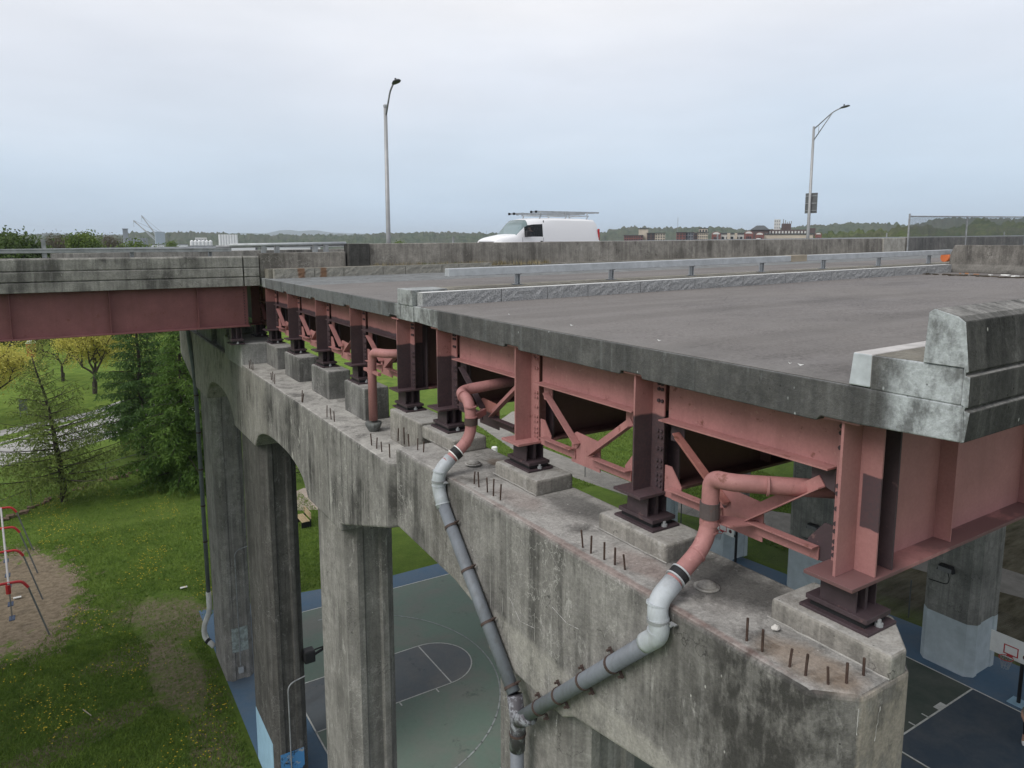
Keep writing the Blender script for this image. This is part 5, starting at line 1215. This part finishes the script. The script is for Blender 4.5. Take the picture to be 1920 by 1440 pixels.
def quads(P, D, L, Wd):
    """leaf-sized quads: centre P, direction D, length L, width Wd"""
    P = np.asarray(P); D = np.asarray(D); n = len(P)
    R_ = nr.normal(size=(n,3)); S = np.cross(D, R_); S /= np.linalg.norm(S, axis=1, keepdims=True)+1e-9
    L = np.broadcast_to(np.asarray(L, float).reshape(-1,1), (n,1)); Wd = np.broadcast_to(np.asarray(Wd, float).reshape(-1,1), (n,1))
    V = np.stack([P-S*Wd*.5, P+D*L*.5-S*Wd*.5*.9, P+D*L, P+D*L*.5+S*Wd*.5], 1).reshape(-1,3)
    return V, np.arange(4*n).reshape(-1,4)
def conifer(x, y, H, Rb, z0, nb, mat, bark, label, droop=.25, dens=1., q=(.30,.05), lean=(0,0), top=.9, nm='larch_tree'):
    rnd.seed(sum(map(ord, label))*5+1); t = empty(nm, (x, y, GZ), label, 'tree')
    tp = [(x+lean[0]*(i/8)**2+rnd.gauss(0,.03), y+lean[1]*(i/8)**2, GZ+H*i/8) for i in range(9)]
    trunk = MB().tube(tp, [.022*H*(1-i/8.6)+.015 for i in range(9)], 8)
    br = MB(); P = []; D = []
    for k in range(nb):
        f = (k+rnd.random())/nb; z = z0+(H*.98-z0)*f; L = (Rb*(1-f)**.8*.95+.18)*rnd.uniform(.65,1.12); a = k*2.4+rnd.uniform(-.4,.4)
        i = min(7, int(z/H*8)); u = z/H*8-i; b0 = Vector(tp[i]).lerp(Vector(tp[i+1]), u); d = Vector((math.cos(a), math.sin(a), 0)); N = max(4, int(L/.32))
        pts = []
        for j in range(N+1):
            s = j/N; pts.append(b0+d*L*s+Vector((0,0,L*(.18*s*(1-f*.2)-droop*s*s*1.6+.10*s**3+(.25*f)*s))))
        br.tube(pts, [.035*(L/3)*(1-j/N)+.008 for j in range(N+1)], 4, False)
        for j in range(1, N+1):
            for sgn_ in (-1, 1):
                tl = (L*.38*(1-.55*j/N)+.12)*rnd.uniform(.5,1.1); sd = d.cross(Vector((0,0,1)))*sgn_; td = (d*.55+sd*.8+Vector((0,0,-.15-rnd.random()*.55))).normalized()
                n_ = max(2, int(tl/.085*dens))
                for m in range(n_):
                    s = (m+rnd.random())/n_; c = pts[j]+td*tl*s+Vector((0,0,-.16*s*s)); P.append(c); D.append((td*.6+Vector((rnd.gauss(0,.5), rnd.gauss(0,.5), rnd.gauss(-.35,.4)))).normalized())
    trunk.build('trunk', bark, t, smooth=True); br.build('limbs', bark, t)
    P = np.array([tuple(p) for p in P]); D = np.array([tuple(p) for p in D])
    V, Fc = quads(P, D, q[0]*nr.uniform(.6,1.2,len(P)), q[1]*nr.uniform(.7,1.3,len(P))); fast('crown', V, Fc, mat, t); return t
x, y = G(272, 852); conifer(x, y, 13.2, 4.7, 1.6, 96, LARCHD, BARK, 'tall dark conifer standing in front of the pale street', .16, 1.9, (.40,.085))
x, y = G(352, 905); conifer(x, y, 12.4, 5.0, .5, 110, LARCH, BARK, 'full bright green larch beside the furthest tall column', .24, 2.1, (.42,.085))
x, y = G(120, 940); conifer(x, y, 10.4, 5.4, 1.2, 70, SPARSE, BARK, 'thin sparse conifer with bare dark trunk leaning at its tip', .05, 1.3, (.30,.065), (-1.1,-.5))
x, y = G(548, 905); conifer(x, y, 8.5, 3.0, .6, 40, LARCH, BARK, 'small green larch partly seen between the tall columns', .24, 1.1)
x, y = G(420, 800); conifer(x+4, y+8, 14, 4.5, .6, 60, LARCHD, BARK, 'dark conifer behind the larch beside the tall columns', .18, 1.0, (.4,.07))
def broadleaf(x, y, H, R, mat, bark, label, n_leaf, lsz, trunk_h=.28, levels=5, clump=.28, nm='maple_tree', z0=GZ, spread=.62, cat='tree', grp=None, low=1.):
    rnd.seed(sum(map(ord, label))*7+3); t = empty(nm, (x, y, z0), label, cat, grp); limbs = MB(); tips = []
    def grow(p, d, L, r, lv):
        e = p+d*L; mid = p.lerp(e, .5)+Vector((rnd.gauss(0,L*.05), rnd.gauss(0,L*.05), 0))
        limbs.tube([p, mid, e], [r, r*.85, r*.7], 6 if lv > 3 else 4, False)
        if lv <= 3: tips.append(mid)
        if lv == 0: tips.append(e); return
        for k in range(3 if lv < levels else 5):
            ax = d.cross(Vector((rnd.gauss(0,1), rnd.gauss(0,1), rnd.gauss(0,1)))).normalized()
            nd = (Matrix.Rotation(rnd.uniform(.3, spread+.15), 3, ax) @ d + Vector((0,0,.1))).normalized(); grow(e, nd, L*rnd.uniform(.68,.88), r*.6, lv-1)
    th = H*trunk_h; limbs.tube([(x,y,z0),(x+.05,y,z0+th)], [.024*H,.017*H], 9, False)
    grow(Vector((x+.05,y,z0+th*.97)), Vector((rnd.gauss(0,.05), rnd.gauss(0,.05), 1)).normalized(), H*.16, .015*H, levels)
    T = np.array([tuple(p) for p in tips]); c0 = np.array([x, y, z0+th]); mxh = T[:,2].max()-c0[2]; sv_ = (H-th)/max(mxh, .1)*.96
    sh_ = R/np.percentile(np.hypot(T[:,0]-x, T[:,1]-y), 95); k3 = np.array([sh_, sh_, sv_])
    def warp(q):
        q = (np.asarray(q, float)-c0)*k3; zz_ = np.clip(q[...,2]/(H-th), 0, 1.2); q[...,2] = zz_**low*(H-th)-np.where(zz_ > .02, (low-1)*.35*np.clip(np.hypot(q[...,0], q[...,1])/R, 0, 1.2)*(H*.12), 0); return c0+q
    T = warp(T)
    limbs.v = [tuple(warp(v)) if v[2] > z0+th*.98 else v for v in limbs.v]
    limbs.build('trunk', bark, t)
    # leaves sit on the twig ends
    i = nr.integers(0, len(T), n_leaf); P = T[i]+nr.normal(size=(n_leaf,3))*clump; D = nr.normal(size=(n_leaf,3)); D /= np.linalg.norm(D, axis=1, keepdims=True)
    V, Fc = quads(P, D, lsz*nr.uniform(.6,1.3,n_leaf), lsz*.7*nr.uniform(.7,1.2,n_leaf)); fast('crown', V, Fc, mat, t); return t
x, y = G(178, 738); broadleaf(x, y, 11., 4.9, YELL, BARK, 'budding yellow tree with black spreading limbs beyond the street', 22000, .19, .13, 5, .34, spread=1.0, low=1.75)
x, y = G(-24, 790); broadleaf(x, y, 9.5, 5.6, YELL, BARK, 'budding golden tree cut by the left edge of the view', 26000, .18, .09, 5, .45, spread=.85, low=1.6)
x, y = G(215, 700); broadleaf(x-4, y+16, 9.5, 6, leafmat('yellow_green_buds', (.22,.22,.05), (.36,.33,.08)), BARK, 'yellow green tree further behind the dark conifer', 9000, .2, .2, 5, .5, spread=.8)
GREENS = [leafmat('maple_green', (.055,.095,.02), (.105,.15,.035)), leafmat('fresh_green', (.10,.16,.03), (.18,.24,.05)), leafmat('bare_brown_twigs', (.10,.085,.06), (.17,.14,.095)), leafmat('olive_green', (.07,.085,.035), (.13,.14,.06))]
x, y = G(118, 715); broadleaf(x, y, 9., 4.2, leafmat('pale_bud_green', (.26,.30,.06), (.40,.43,.12)), BARK, 'small pale green budding tree between the golden tree and the yellow one', 9000, .19, .12, 5, .4, spread=.95, low=1.6)
x, y = G(330, 760); broadleaf(x, y, 9., 4.5, leafmat('spring_green', (.14,.22,.035), (.24,.33,.06)), BARK, 'spring green tree behind the dark conifer near the columns', 12000, .2, .12, 5, .45, spread=.95, low=1.5)
# trees beyond the bridge, showing above the left rail
for k, (px, d, zt, mi, R_, lab) in enumerate(((38, 150, 1.0, 0, 4.6, 'big round green tree above the left rail'), (-8, 165, 1.2, 0, 4, 'dark green tree cut by the left picture edge above the rail'), (98, 210, 1.6, 2, 5, 'bare brownish tree right of the big round tree'),
        (150, 190, 1.3, 1, 3.6, 'fresh green tree above the left rail near the bare one'), (208, 230, 1.4, 2, 3., 'thin bare tree beside the grey silo'), (250, 200, -.4, 1, 5, 'low yellow green bush top below the crane'), (318, 330, -1.2, 1, 4, 'low bright tree left of the first lamp post'),
        (745, 300, -.9, 1, 3, 'small bright green tree beside the first lamp post'), (125, 260, 1.3, 3, 4, 'olive tree behind the bare brown tree'))):
    r = ray(px, HY); r = r/math.hypot(r.x, r.y)*d; H = zt-GZ
    broadleaf(r.x, r.y, H, R_, GREENS[mi], BARKG, lab, 5200 if mi != 2 else 4000, .6 if mi != 2 else .3, .3, 4, .8, 'distant_tree', GZ, .8, grp='trees beyond the bridge')
# low wood beyond the park, closing the view under the girder
def wood(name, pts, h, mat, n, sz, depth=8.):
    P = []
    for _ in range(n):
        i = rnd.randrange(len(pts)-1); a, b_ = pts[i], pts[i+1]; f = rnd.random(); x = a[0]+(b_[0]-a[0])*f; y = a[1]+(b_[1]-a[1])*f+rnd.gauss(0, depth*.35)
        hh = h*(.65+.35*math.sin(x*.35+i)*math.sin(x*.11+2)); P.append((x, y, GZ+hh*rnd.random()**.7))
    P = np.array(P); D = nr.normal(size=(n,3)); D /= np.linalg.norm(D, axis=1, keepdims=True); V, Fc = quads(P, D, sz*nr.uniform(.6,1.4,n), sz*.8); return tag(fast(name, V, Fc, mat), kind='stuff')
wood('woods', [(-30,150),(0,158),(30,160),(60,150)], 9, leafmat('wood_green', (.03,.055,.018), (.08,.12,.03), None, .15), 14000, .9, 14)

# ---- grass blades and dandelions
def scatter_grass(name, regs, n, mat, h, wd, keep):
    P = []
    while len(P) < n:
        x0, x1, y0, y1 = rnd.choice(regs); x = rnd.uniform(x0, x1); y = rnd.uniform(y0, y1)
        if keep(x, y): P.append((x, y, GZ))
    P = np.array(P); D = nr.normal(size=(n,3))*.55; D[:,2] = 1; D /= np.linalg.norm(D, axis=1, keepdims=True)
    R_ = nr.normal(size=(n,3)); S = np.cross(D, R_); S /= np.linalg.norm(S, axis=1, keepdims=True); hh = h*nr.uniform(.4,1.3,(n,1))
    V = np.stack([P-S*wd, P+S*wd, P+D*hh], 1).reshape(-1,3); return tag(fast(name, V, np.arange(3*n).reshape(-1,3), mat), kind='stuff')
def inpoly(x, y, P):
    c = False; j = len(P)-1
    for i in range(len(P)):
        if (P[i][1] > y) != (P[j][1] > y) and x < (P[j][0]-P[i][0])*(y-P[i][1])/(P[j][1]-P[i][1])+P[i][0]: c = not c
        j = i
    return c
PATHP = [G(*p) for p in [(880,768),(900,780),(1000,833),(1180,903),(1260,930),(1500,966),(1700,1010),(1920,1078),(1990,1100),(1990,1145),(1920,1122),(1700,1063),(1500,1018),(1260,958),(1080,897),(975,852),(885,790)]]
PADP = [G(*p) for p in [(952,806),(940,786),(960,772),(1010,766),(1060,770),(1085,788),(1060,806),(1000,818)]]
def ell(x, y, cx, cy, rx, ry): return ((x-cx)/rx)**2+((y-cy)/ry)**2
def keepL(x, y):
    if x > 4.7 and y < 35.5: return False
    if ell(x, y, -2.9, 42.6, 2.9, 6.4) < 1+rnd.gauss(0,.15): return False
    if min(ell(x, y, 3.6, 36.4, 1.6, 3.), ell(x, y, 3.2, 31.2, 1., 3.6)) < 1: return rnd.random() < .15
    return True
GB1 = leafmat('grass_blades', (.105,.185,.03), (.22,.32,.055), (.06,.11,.02), 1.3, .2)
scatter_grass('grass', [(-5,5,22,36),(-7,14,34,64),(-7,14,34,50)], 120000, GB1, .13, .02, keepL)
scatter_grass('grass', [(26,46,24,62)], 36000, leafmat('grass_blades_fresh', (.11,.18,.03), (.20,.29,.055), None, 1., .2), .14, .035, lambda x, y: (x > 34.8 if y < 33 else x > 28 and not (x < 34 and y < 40)) and not inpoly(x, y, PATHP) and not inpoly(x, y, PADP) and (x < 36.5 or y > 25 or rnd.random() < .15))
def dandelion_field():
    P = []
    while len(P) < 1900:
        x = rnd.uniform(-5, 6); y = rnd.uniform(22, 60)
        from mathutils import noise as mn
        if not keepL(x, y): continue
        if mn.noise(Vector((x*.45, y*.3, 2.)))+mn.noise(Vector((x*1.5, y*1.5, 5.)))*.6 > rnd.random()*.55-.08: P.append((x, y, GZ+.10+rnd.random()*.05))
    V = []; Fc = []
    for (x, y, z) in P:
        b = len(V); r_ = rnd.uniform(.014,.032)
        V += [(x+r_*math.cos(t), y+r_*math.sin(t), z+rnd.uniform(-.008,.008)) for t in np.linspace(0, 2*PI, 7)[:-1]]; Fc.append(tuple(range(b, b+6)))
    return tag(fast('dandelions', V, Fc, simple('dandelion_yellow', (.60,.45,.03), .8, 0, .1)), kind='stuff')
dandelion_field()
o = MB().bar((-.2,30.5,GZ+.06),(.05,29.9,GZ+.06),.03,.03).build('fallen_stick', simple('pale_stick', (.42,.38,.3), .9)); tag(o, 'thin pale stick lying in the grass', 'stick')
for px, py, lab in ((345, 1104, 'white scrap of paper lying on the grass near the tall column'), (33, 1123, 'white scrap on the dirt under the swings')):
    x, y = G(px, py); o = MB().box(x-.18, x+.16, y-.08, y+.08, GZ+.07, GZ+.10).build('paper_scrap', pap); tag(o, lab, 'paper')

# ================================================================== FAR LAND
def pol(px, d): r = ray(px, HY); return r.x/math.hypot(r.x, r.y)*d, r.y/math.hypot(r.x, r.y)*d
def ridge(name, d, depth, prof, mat, step, lump, px0=-250, px1=2200, seed=0, kind='structure'):
    """wooded ridge: heights above the eye measured along the skyline, canopy lumps on top"""
    from mathutils import noise as mn
    xs_ = [p[0] for p in prof]; hs = [p[1] for p in prof]; na = int((px1-px0)/step); nd = 10; V = []; Fc = []
    for i in range(na+1):
        px = px0+(px1-px0)*i/na; top = np.interp(px, xs_, hs)
        for j in range(nd+1):
            f = j/nd; dd = d+depth*f; x, y = pol(px, dd); s = math.sin(f*PI*.5)**.8
            z = GZ+(top*(dd/(d+depth))-GZ)*s
            if lump and j > 0:
                q = Vector((x, y, seed*9.))/lump; q2 = q+mn.noise_vector(q*.7)*.5; v = mn.voronoi(q2*1.0)[0][0]; v2 = mn.voronoi(q*2.3)[0][0]; z += ((1-min(v*1.3, 1))**.6*lump*.6+(1-min(v2*1.3,1))*lump*.3)*(1+.8*mn.noise(q*.23)) - lump*.4 + mn.noise(q*4.1)*lump*.2
            V.append((x, y, z))
    for i in range(na):
        for j in range(nd): a = i*(nd+1)+j; Fc.append((a, a+1, a+nd+2, a+nd+1))
    return tag(fast(name, V, Fc, mat), kind=kind)
def forest(name, c1, c2, sc2):
    n = NT(name, .95, 0, .05); f = n.noise(sc2, 6, None, .75); g = n.noise(sc2*5, 4, None, .75); h = n.noise(sc2*.25, 3)
    c = n.mix(n.rng(f, .38, .62), c1, c2); c = n.mix(n.rng(g, .36, .66, 0, .7), c, tuple(x*.45 for x in c1)); c = n.mix(n.rng(h, .45, .6, 0, .45), c, (.095,.088,.07))
    n.color(c); return n.bump(g, 1., 3.).mat
ridge('mountains', 9000, 1500, [(-250,60),(380,66),(430,88),(455,96),(500,90),(525,132),(545,140),(560,122),(575,130),(592,138),(620,104),(700,80),(860,64),(1100,40),(2200,40)], simple('mountain_rock', (.06,.075,.06), .95, 0, .1, .002), 9, 0)
ridge('far_hills', 3600, 900, [(-250,18),(40,24),(90,33),(170,25),(240,28),(330,27),(520,24),(560,26),(640,30),(700,36),(800,33),(900,24),(1100,16),(2200,16)], forest('far_forest', (.05,.07,.05), (.11,.12,.075), .012), 3, 22, seed=1)
ridge('wooded_hills', 1500, 500, [(-250,9),(60,8.5),(235,9),(240,16),(300,18),(390,17),(480,13),(640,10),(690,13),(740,19),(830,20),(900,19),(1000,12),(1130,20),(1160,33),(1200,31),(1280,33),(1350,32),(1420,24),(1500,34),(1600,42),(1700,36),(1760,48),(1820,52),(1860,47),(1920,45),(2200,46)], forest('near_forest', (.055,.078,.045), (.125,.14,.075), .03), 2.2, 15, seed=2)
ridge('wooded_hills', 520, 130, [(-250,-15),(700,-15),(1000,-12),(1130,-7),(1450,-5),(1540,4),(1580,6.5),(1640,5.5),(1700,10),(1730,12),(1790,9),(1830,14),(1870,12),(1920,11),(2200,12)], forest('nearest_forest', (.07,.10,.035), (.17,.20,.07), .07), 2, 9, seed=3)
# buildings on the right skyline
BRK = simple('red_brick', (.20,.085,.075), .9, 0, .12, .3); BRKD = simple('dark_brick', (.10,.07,.068), .9, 0, .12, .3); TAN = simple('tan_stone', (.50,.44,.36), .9, 0, .08, .2); ROOF = simple('slate_roof', (.075,.08,.085), .8); WIN = simple('dark_pane', (.035,.04,.05), .3); PALE = simple('pale_cladding', (.60,.60,.58), .8)
def bld(name, px0, px1, y0, y1, d, mat, label, dep=14, wins=None, wmat=WIN, wfr=None, roof=None, cat='building', grp='buildings on the skyline'):
    """block seen between image columns px0..px1 at distance d, top at row y0; windows = (columns, rows)"""
    a = Vector((*pol(px0, d), 0)); b_ = Vector((*pol(px1, d), 0)); u = (b_-a).normalized(); v = Vector((-u.y, u.x, 0))
    if v.dot(a) < 0: v = -v
    k = math.sqrt(F_**2+(CY-HY)**2); zz = lambda yy: (HY-yy)/F_*d*math.cos(math.atan(((px0+px1)/2-960)/k))**-1*.98
    zt = zz(y0); L = (b_-a).length; e = empty(name, (a+b_)/2+Vector((0,0,GZ)), label, cat, grp)
    def blk(nm, s0, s1, t0, t1, z0, z1, m, par):
        p = [a+u*s0+v*t0, a+u*s1+v*t0, a+u*s1+v*t1, a+u*s0+v*t1]
        return MB().prism([(q.x, q.y) for q in p], 2, z0, z1).build(nm, m, par)
    blk('wall', 0, L, 0, dep, GZ, zt, mat, e)
    if wins:
        nc, nrw = wins; zb = zz(y1); 
        for c in range(nc):
            for r_ in range(nrw):
                cx = L*(c+.5)/nc; cz = zb+(zt-zb)*(r_+.45)/nrw; hw = L/nc*.27; hh = (zt-zb)/nrw*.28
                blk('window', cx-hw, cx+hw, -.12, .05, cz-hh, cz+hh, wmat, e)
    if roof: blk('roof', -.5, L+.5, -.5, dep+.5, zt, zt+roof, ROOF, e)
    return e, blk, L, zt
bld('apartment_block', 1170, 1205, 442, 456, 610, BRK, 'low red brick wing left of the pale stair tower', 14, (8, 3), roof=.5)
bld('stair_tower', 1197, 1215, 430, 456, 616, TAN, 'plain tan stair tower between two brick wings', 10, roof=.6)
bld('apartment_block', 1213, 1228, 438, 456, 612, BRKD, 'narrow dark brick block right of the stair tower', 14, (2, 4), roof=.4)
bld('apartment_block', 1228, 1247, 438, 456, 606, TAN, 'tan block with grid of small dark windows beside the dark brick block', 14, (4, 4), roof=.5)
bld('apartment_block', 1268, 1285, 437, 456, 580, BRK, 'red brick block at the left end of the second group', 14, (3, 4), roof=.5)
bld('apartment_block', 1285, 1300, 437, 456, 584, simple('blue_grey_panel', (.20,.21,.24), .8), 'blue grey framed block beside the red brick block', 14, (3, 4), roof=.4)
bld('apartment_block', 1300, 1308, 437, 456, 582, BRKD, 'thin dark brick strip beside the tan window grid block', 14, (1, 4))
bld('apartment_block', 1308, 1327, 437, 456, 574, TAN, 'tan block with dark window grid in the second group', 14, (5, 4), roof=.6)
bld('roof_house', 1310, 1326, 430, 438, 600, TAN, 'tan rooftop structure above the second tan block', 8, (3, 1), roof=.5)
def gable(px0, px1, y0, y1, d, label, mat=BRK):
    e, blk, L, zt = bld('gabled_building', px0, px1, y0, y1, d, mat, label, 16)
    a = Vector((*pol(px0, d), 0)); b_ = Vector((*pol(px1, d), 0)); u = (b_-a).normalized(); v = Vector((-u.y, u.x, 0)); v = v if v.dot(a) > 0 else -v
    n = 10; h = L*.30; P0 = [a+u*(L*.5+L*.5*math.cos(t))+Vector((0,0,zt+h*math.sin(t))) for t in np.linspace(0, PI, n)]; m = MB()
    m.add(P0+[p+v*15.5 for p in P0], [tuple(range(n)), tuple(range(n, 2*n))[::-1]]+[(i, n+i, n+i+1, i+1) for i in range(n-1)]+[(0, n-1, 2*n-1, n)]).build('gable', mat, e)
    P1 = [a-v*.15+u*(L*.5+L*.40*math.cos(t))+Vector((0,0,zt+h*.78*math.sin(t))) for t in np.linspace(0, PI, n)]
    MB().add(P1+[p+v*.1 for p in P1], [tuple(range(n)), tuple(range(n, 2*n))[::-1]]+[(i, n+i, n+i+1, i+1) for i in range(n-1)]).build('fanlight', PALE, e)
    for c in (.3, .5, .7): blk('window', L*(c-.07), L*(c+.07), -.14, .02, zt-5.5, zt-2., WIN, e)
    return e
gable(1334, 1351, 440, 456, 540, 'red gabled front with pale arch at the left of the long low shop row')
bld('shop_row', 1351, 1394, 440, 456, 556, PALE, 'long low row with dark openings between two red arched gables', 16, (5, 1), roof=1.0)
bld('stone_pier', 1363, 1369, 438, 456, 551, TAN, 'left tan pilaster on the long low shop row', 3, grp=None); bld('stone_pier', 1377, 1382, 438, 456, 551, TAN, 'right tan pilaster on the long low shop row', 3, grp=None)
gable(1395, 1412, 439, 456, 540, 'red gabled front at the right of the long low shop row')
gable(1416, 1432, 441, 456, 530, 'red gabled front beside the white signboard')
bld('white_signboard', 1418, 1426, 447, 452, 520, WHITE, 'small white slanting signboard in front of the gabled shops', 1, cat='sign', grp=None)
bld('long_shed', 1432, 1524, 441, 458, 540, TAN, 'long pale shed with light roof behind the lamp post foot', 20, roof=.8)
e, blk, L, zt = bld('dark_roof_hall', 1408, 1440, 433, 450, 640, BRKD, 'dark hall with big hipped roof above the gables', 22)
a = Vector((*pol(1408, 640), zt)); b_ = Vector((*pol(1440, 640), zt)); u = (b_-a).normalized(); v = Vector((-u.y, u.x, 0)); v = v if v.dot(a) > 0 else -v
MB().add([a-u-v, b_+u-v, b_+u+v*23, a-u+v*23, a+u*L*.3+v*11+Vector((0,0,3.8)), b_-u*L*.25+v*11+Vector((0,0,3.8))], [(0,1,5,4),(1,2,5),(2,3,4,5),(3,0,4)]).build('roof', ROOF, e)
bld('brick_mill', 1440, 1512, 433, 450, 660, BRKD, 'long dark brick mill behind the pale shed', 22, (12, 2), PALE)
e, blk, L, zt = bld('boiler_house', 1464, 1482, 423, 440, 670, BRKD, 'dark boiler house with thin stacks and a white framed roof unit', 14)
for k in range(5): blk('stack', 1.+k*1.6, 1.7+k*1.6, 3, 3.8, zt, zt+rnd.uniform(1.5,4), GALVD, e)
m = bld('white_roof_unit', 1450, 1462, 416, 432, 668, PALE, 'white framed cooling unit on dark legs above the mill', 8, (3, 3), GALVD)
gable(1528, 1540, 441, 456, 520, 'small red gabled front right of the lamp post foot')
bld('chimney_block', 1516, 1528, 431, 455, 650, BRKD, 'dark brick block just right of the lamp post', 12)
# harbour on the left skyline
def silos(px0, px1, y0, y1, d, n, mat, label, flat=True):
    s = empty('silo_block', (*pol((px0+px1)/2, d), GZ), label, 'silos', None); zt = (HY-y0)/F_*d*1.18; zb = -12
    for k in range(n):
        px = px0+(px1-px0)*(k+.5)/n; x, y = pol(px, d); r_ = (px1-px0)/n/F_*d*.5*.98*.93
        MB().lathe([(r_,0),(r_,zt-zb-(0 if flat else r_*.7)),(r_*.2,zt-zb)] if not flat else [(r_,0),(r_,zt-zb)], (x, y, zb), 14).build('silo', mat, s, smooth=False)
        MB().lathe([(r_*.9,GZ-zb),(r_*.9,-.1)], (x, y, zb), 10).build('silo_base', mat, s)
    return s, zt
GSIL = simple('grey_concrete_silo', (.26,.28,.30), .9, 0, .08, .05); WSIL = simple('white_silo', (.74,.75,.76), .8, 0, .05, .05)
silos(232, 276, 447, 458, 950, 8, GSIL, 'row of grey grain silos left of the harbour crane'); bld('silo_tower', 231, 241, 434, 458, 955, GSIL, 'grey elevator tower on the left end of the grey silos', 10, roof=.5, grp=None)
silos(356, 398, 450, 460, 1100, 6, WSIL, 'group of small white domed silos left of the white silo block', False); bld('white_works', 366, 388, 446, 458, 1120, PALE, 'pale works building rising behind the domed silos', 15, (4, 1), grp=None)
s, zt = silos(410, 446, 442, 460, 1050, 7, WSIL, 'tall white silo block with ribbed face'); q_ = bld('works_building', 412, 444, 441, 460, 1068, PALE, 'pale works wall rising just behind the white silo block', 12, grp=None)
for (px0, px1, yt, d, lab) in ((283, 352, 457, 820, 'long white warehouse roof below the harbour crane'), (352, 480, 460, 760, 'longest white warehouse roof behind the left rail'), (500, 600, 462, 700, 'white warehouse roof behind the short tube rail'), (176, 228, 461, 860, 'pale low shed left of the grey silos'), (690, 900, 462, 640, 'white low roof line behind the first lamp post')):
    bld('warehouse', px0, px1, yt, 466, d, WSIL, lab, 40, roof=.4, grp='warehouses by the harbour')
def crane(px, d, ztip, label, ox):
    c = empty('harbour_crane', (*pol(px, d), GZ), label, 'crane', None); x, y = pol(px, d); B = Vector((x, y, 0)); u = Vector((-math.cos(AX*.6), math.sin(AX*.6), 0))
    MB().box(x-3.5, x+3.5, y-3, y+3, -9, 9).build('machine_house', simple('crane_grey', (.36,.42,.47), .7), c); MB().box(x-2, x+2, y-2, y+2, GZ, -9).build('tower', simple('crane_blue', (.12,.25,.42), .7), c)
    t = B+u*ox+Vector((0,0,ztip)); MB().bar(B+Vector((0,0,-4)), t, .9, .9).bar(B+Vector((0,0,-1)), t+Vector((0,0,-1)), .6, .6).build('jib', GALV, c)
    MB().bar(B+Vector((0,0,9)), t, .25, .25).build('stay', GALVD, c); MB().tube([t, t-Vector((0,0,7))], .15, 5).build('cable', GALVD, c); return c
crane(298, 880, 21, 'harbour crane with a long white jib pointing up left', 24); crane(303, 905, 27, 'second harbour crane with the higher steeper jib', 19)
# houses seen under the left rail
for px0, px1, yt, d, lab in ((40, 56, 479, 230, 'grey roofed house glimpsed under the left rail'), (58, 68, 481, 210, 'small white house end glimpsed under the left rail')):
    bld('house', px0, px1, yt, 487, d, PALE if px0 > 50 else ROOF, lab, 8, roof=1., grp=None)
for px, d, H in ((1270, 700, 21), (610, 2300, 22), (912, 2400, 30)):
    x, y = pol(px, d); o = MB().tube([(x,y,GZ),(x,y,H)], [.7*d/1500,.3*d/1500], 6).build('radio_mast', GALVD); tag(o, {1270:'thin mast behind the blue grey block', 610:'thin mast on the distant ridge above the left rail', 912:'hair thin mast on the ridge left of the van'}[px], 'mast')

# ---- the air
hz = MB().box(-9800, 9800, -9800, 12800, GZ-1, 190).build('haze', None); tag(hz, kind='stuff')
hm = bpy.data.materials.new('haze_air'); hm.use_nodes = True; nt_ = hm.node_tree
for n in list(nt_.nodes):
    if n.type == 'BSDF_PRINCIPLED': nt_.nodes.remove(n)
pv = nt_.nodes.new('ShaderNodeVolumePrincipled'); pv.inputs['Color'].default_value = (.80,.90,1,1); pv.inputs['Density'].default_value = HAZE if 'HAZE' in globals() else .00011; pv.inputs['Anisotropy'].default_value = 0
nt_.links.new(pv.outputs[0], nt_.nodes['Material Output'].inputs['Volume']); hz.data.materials.append(hm)
sc.cycles.max_bounces = 6; sc.cycles.transparent_max_bounces = 12; sc.cycles.use_denoising = True
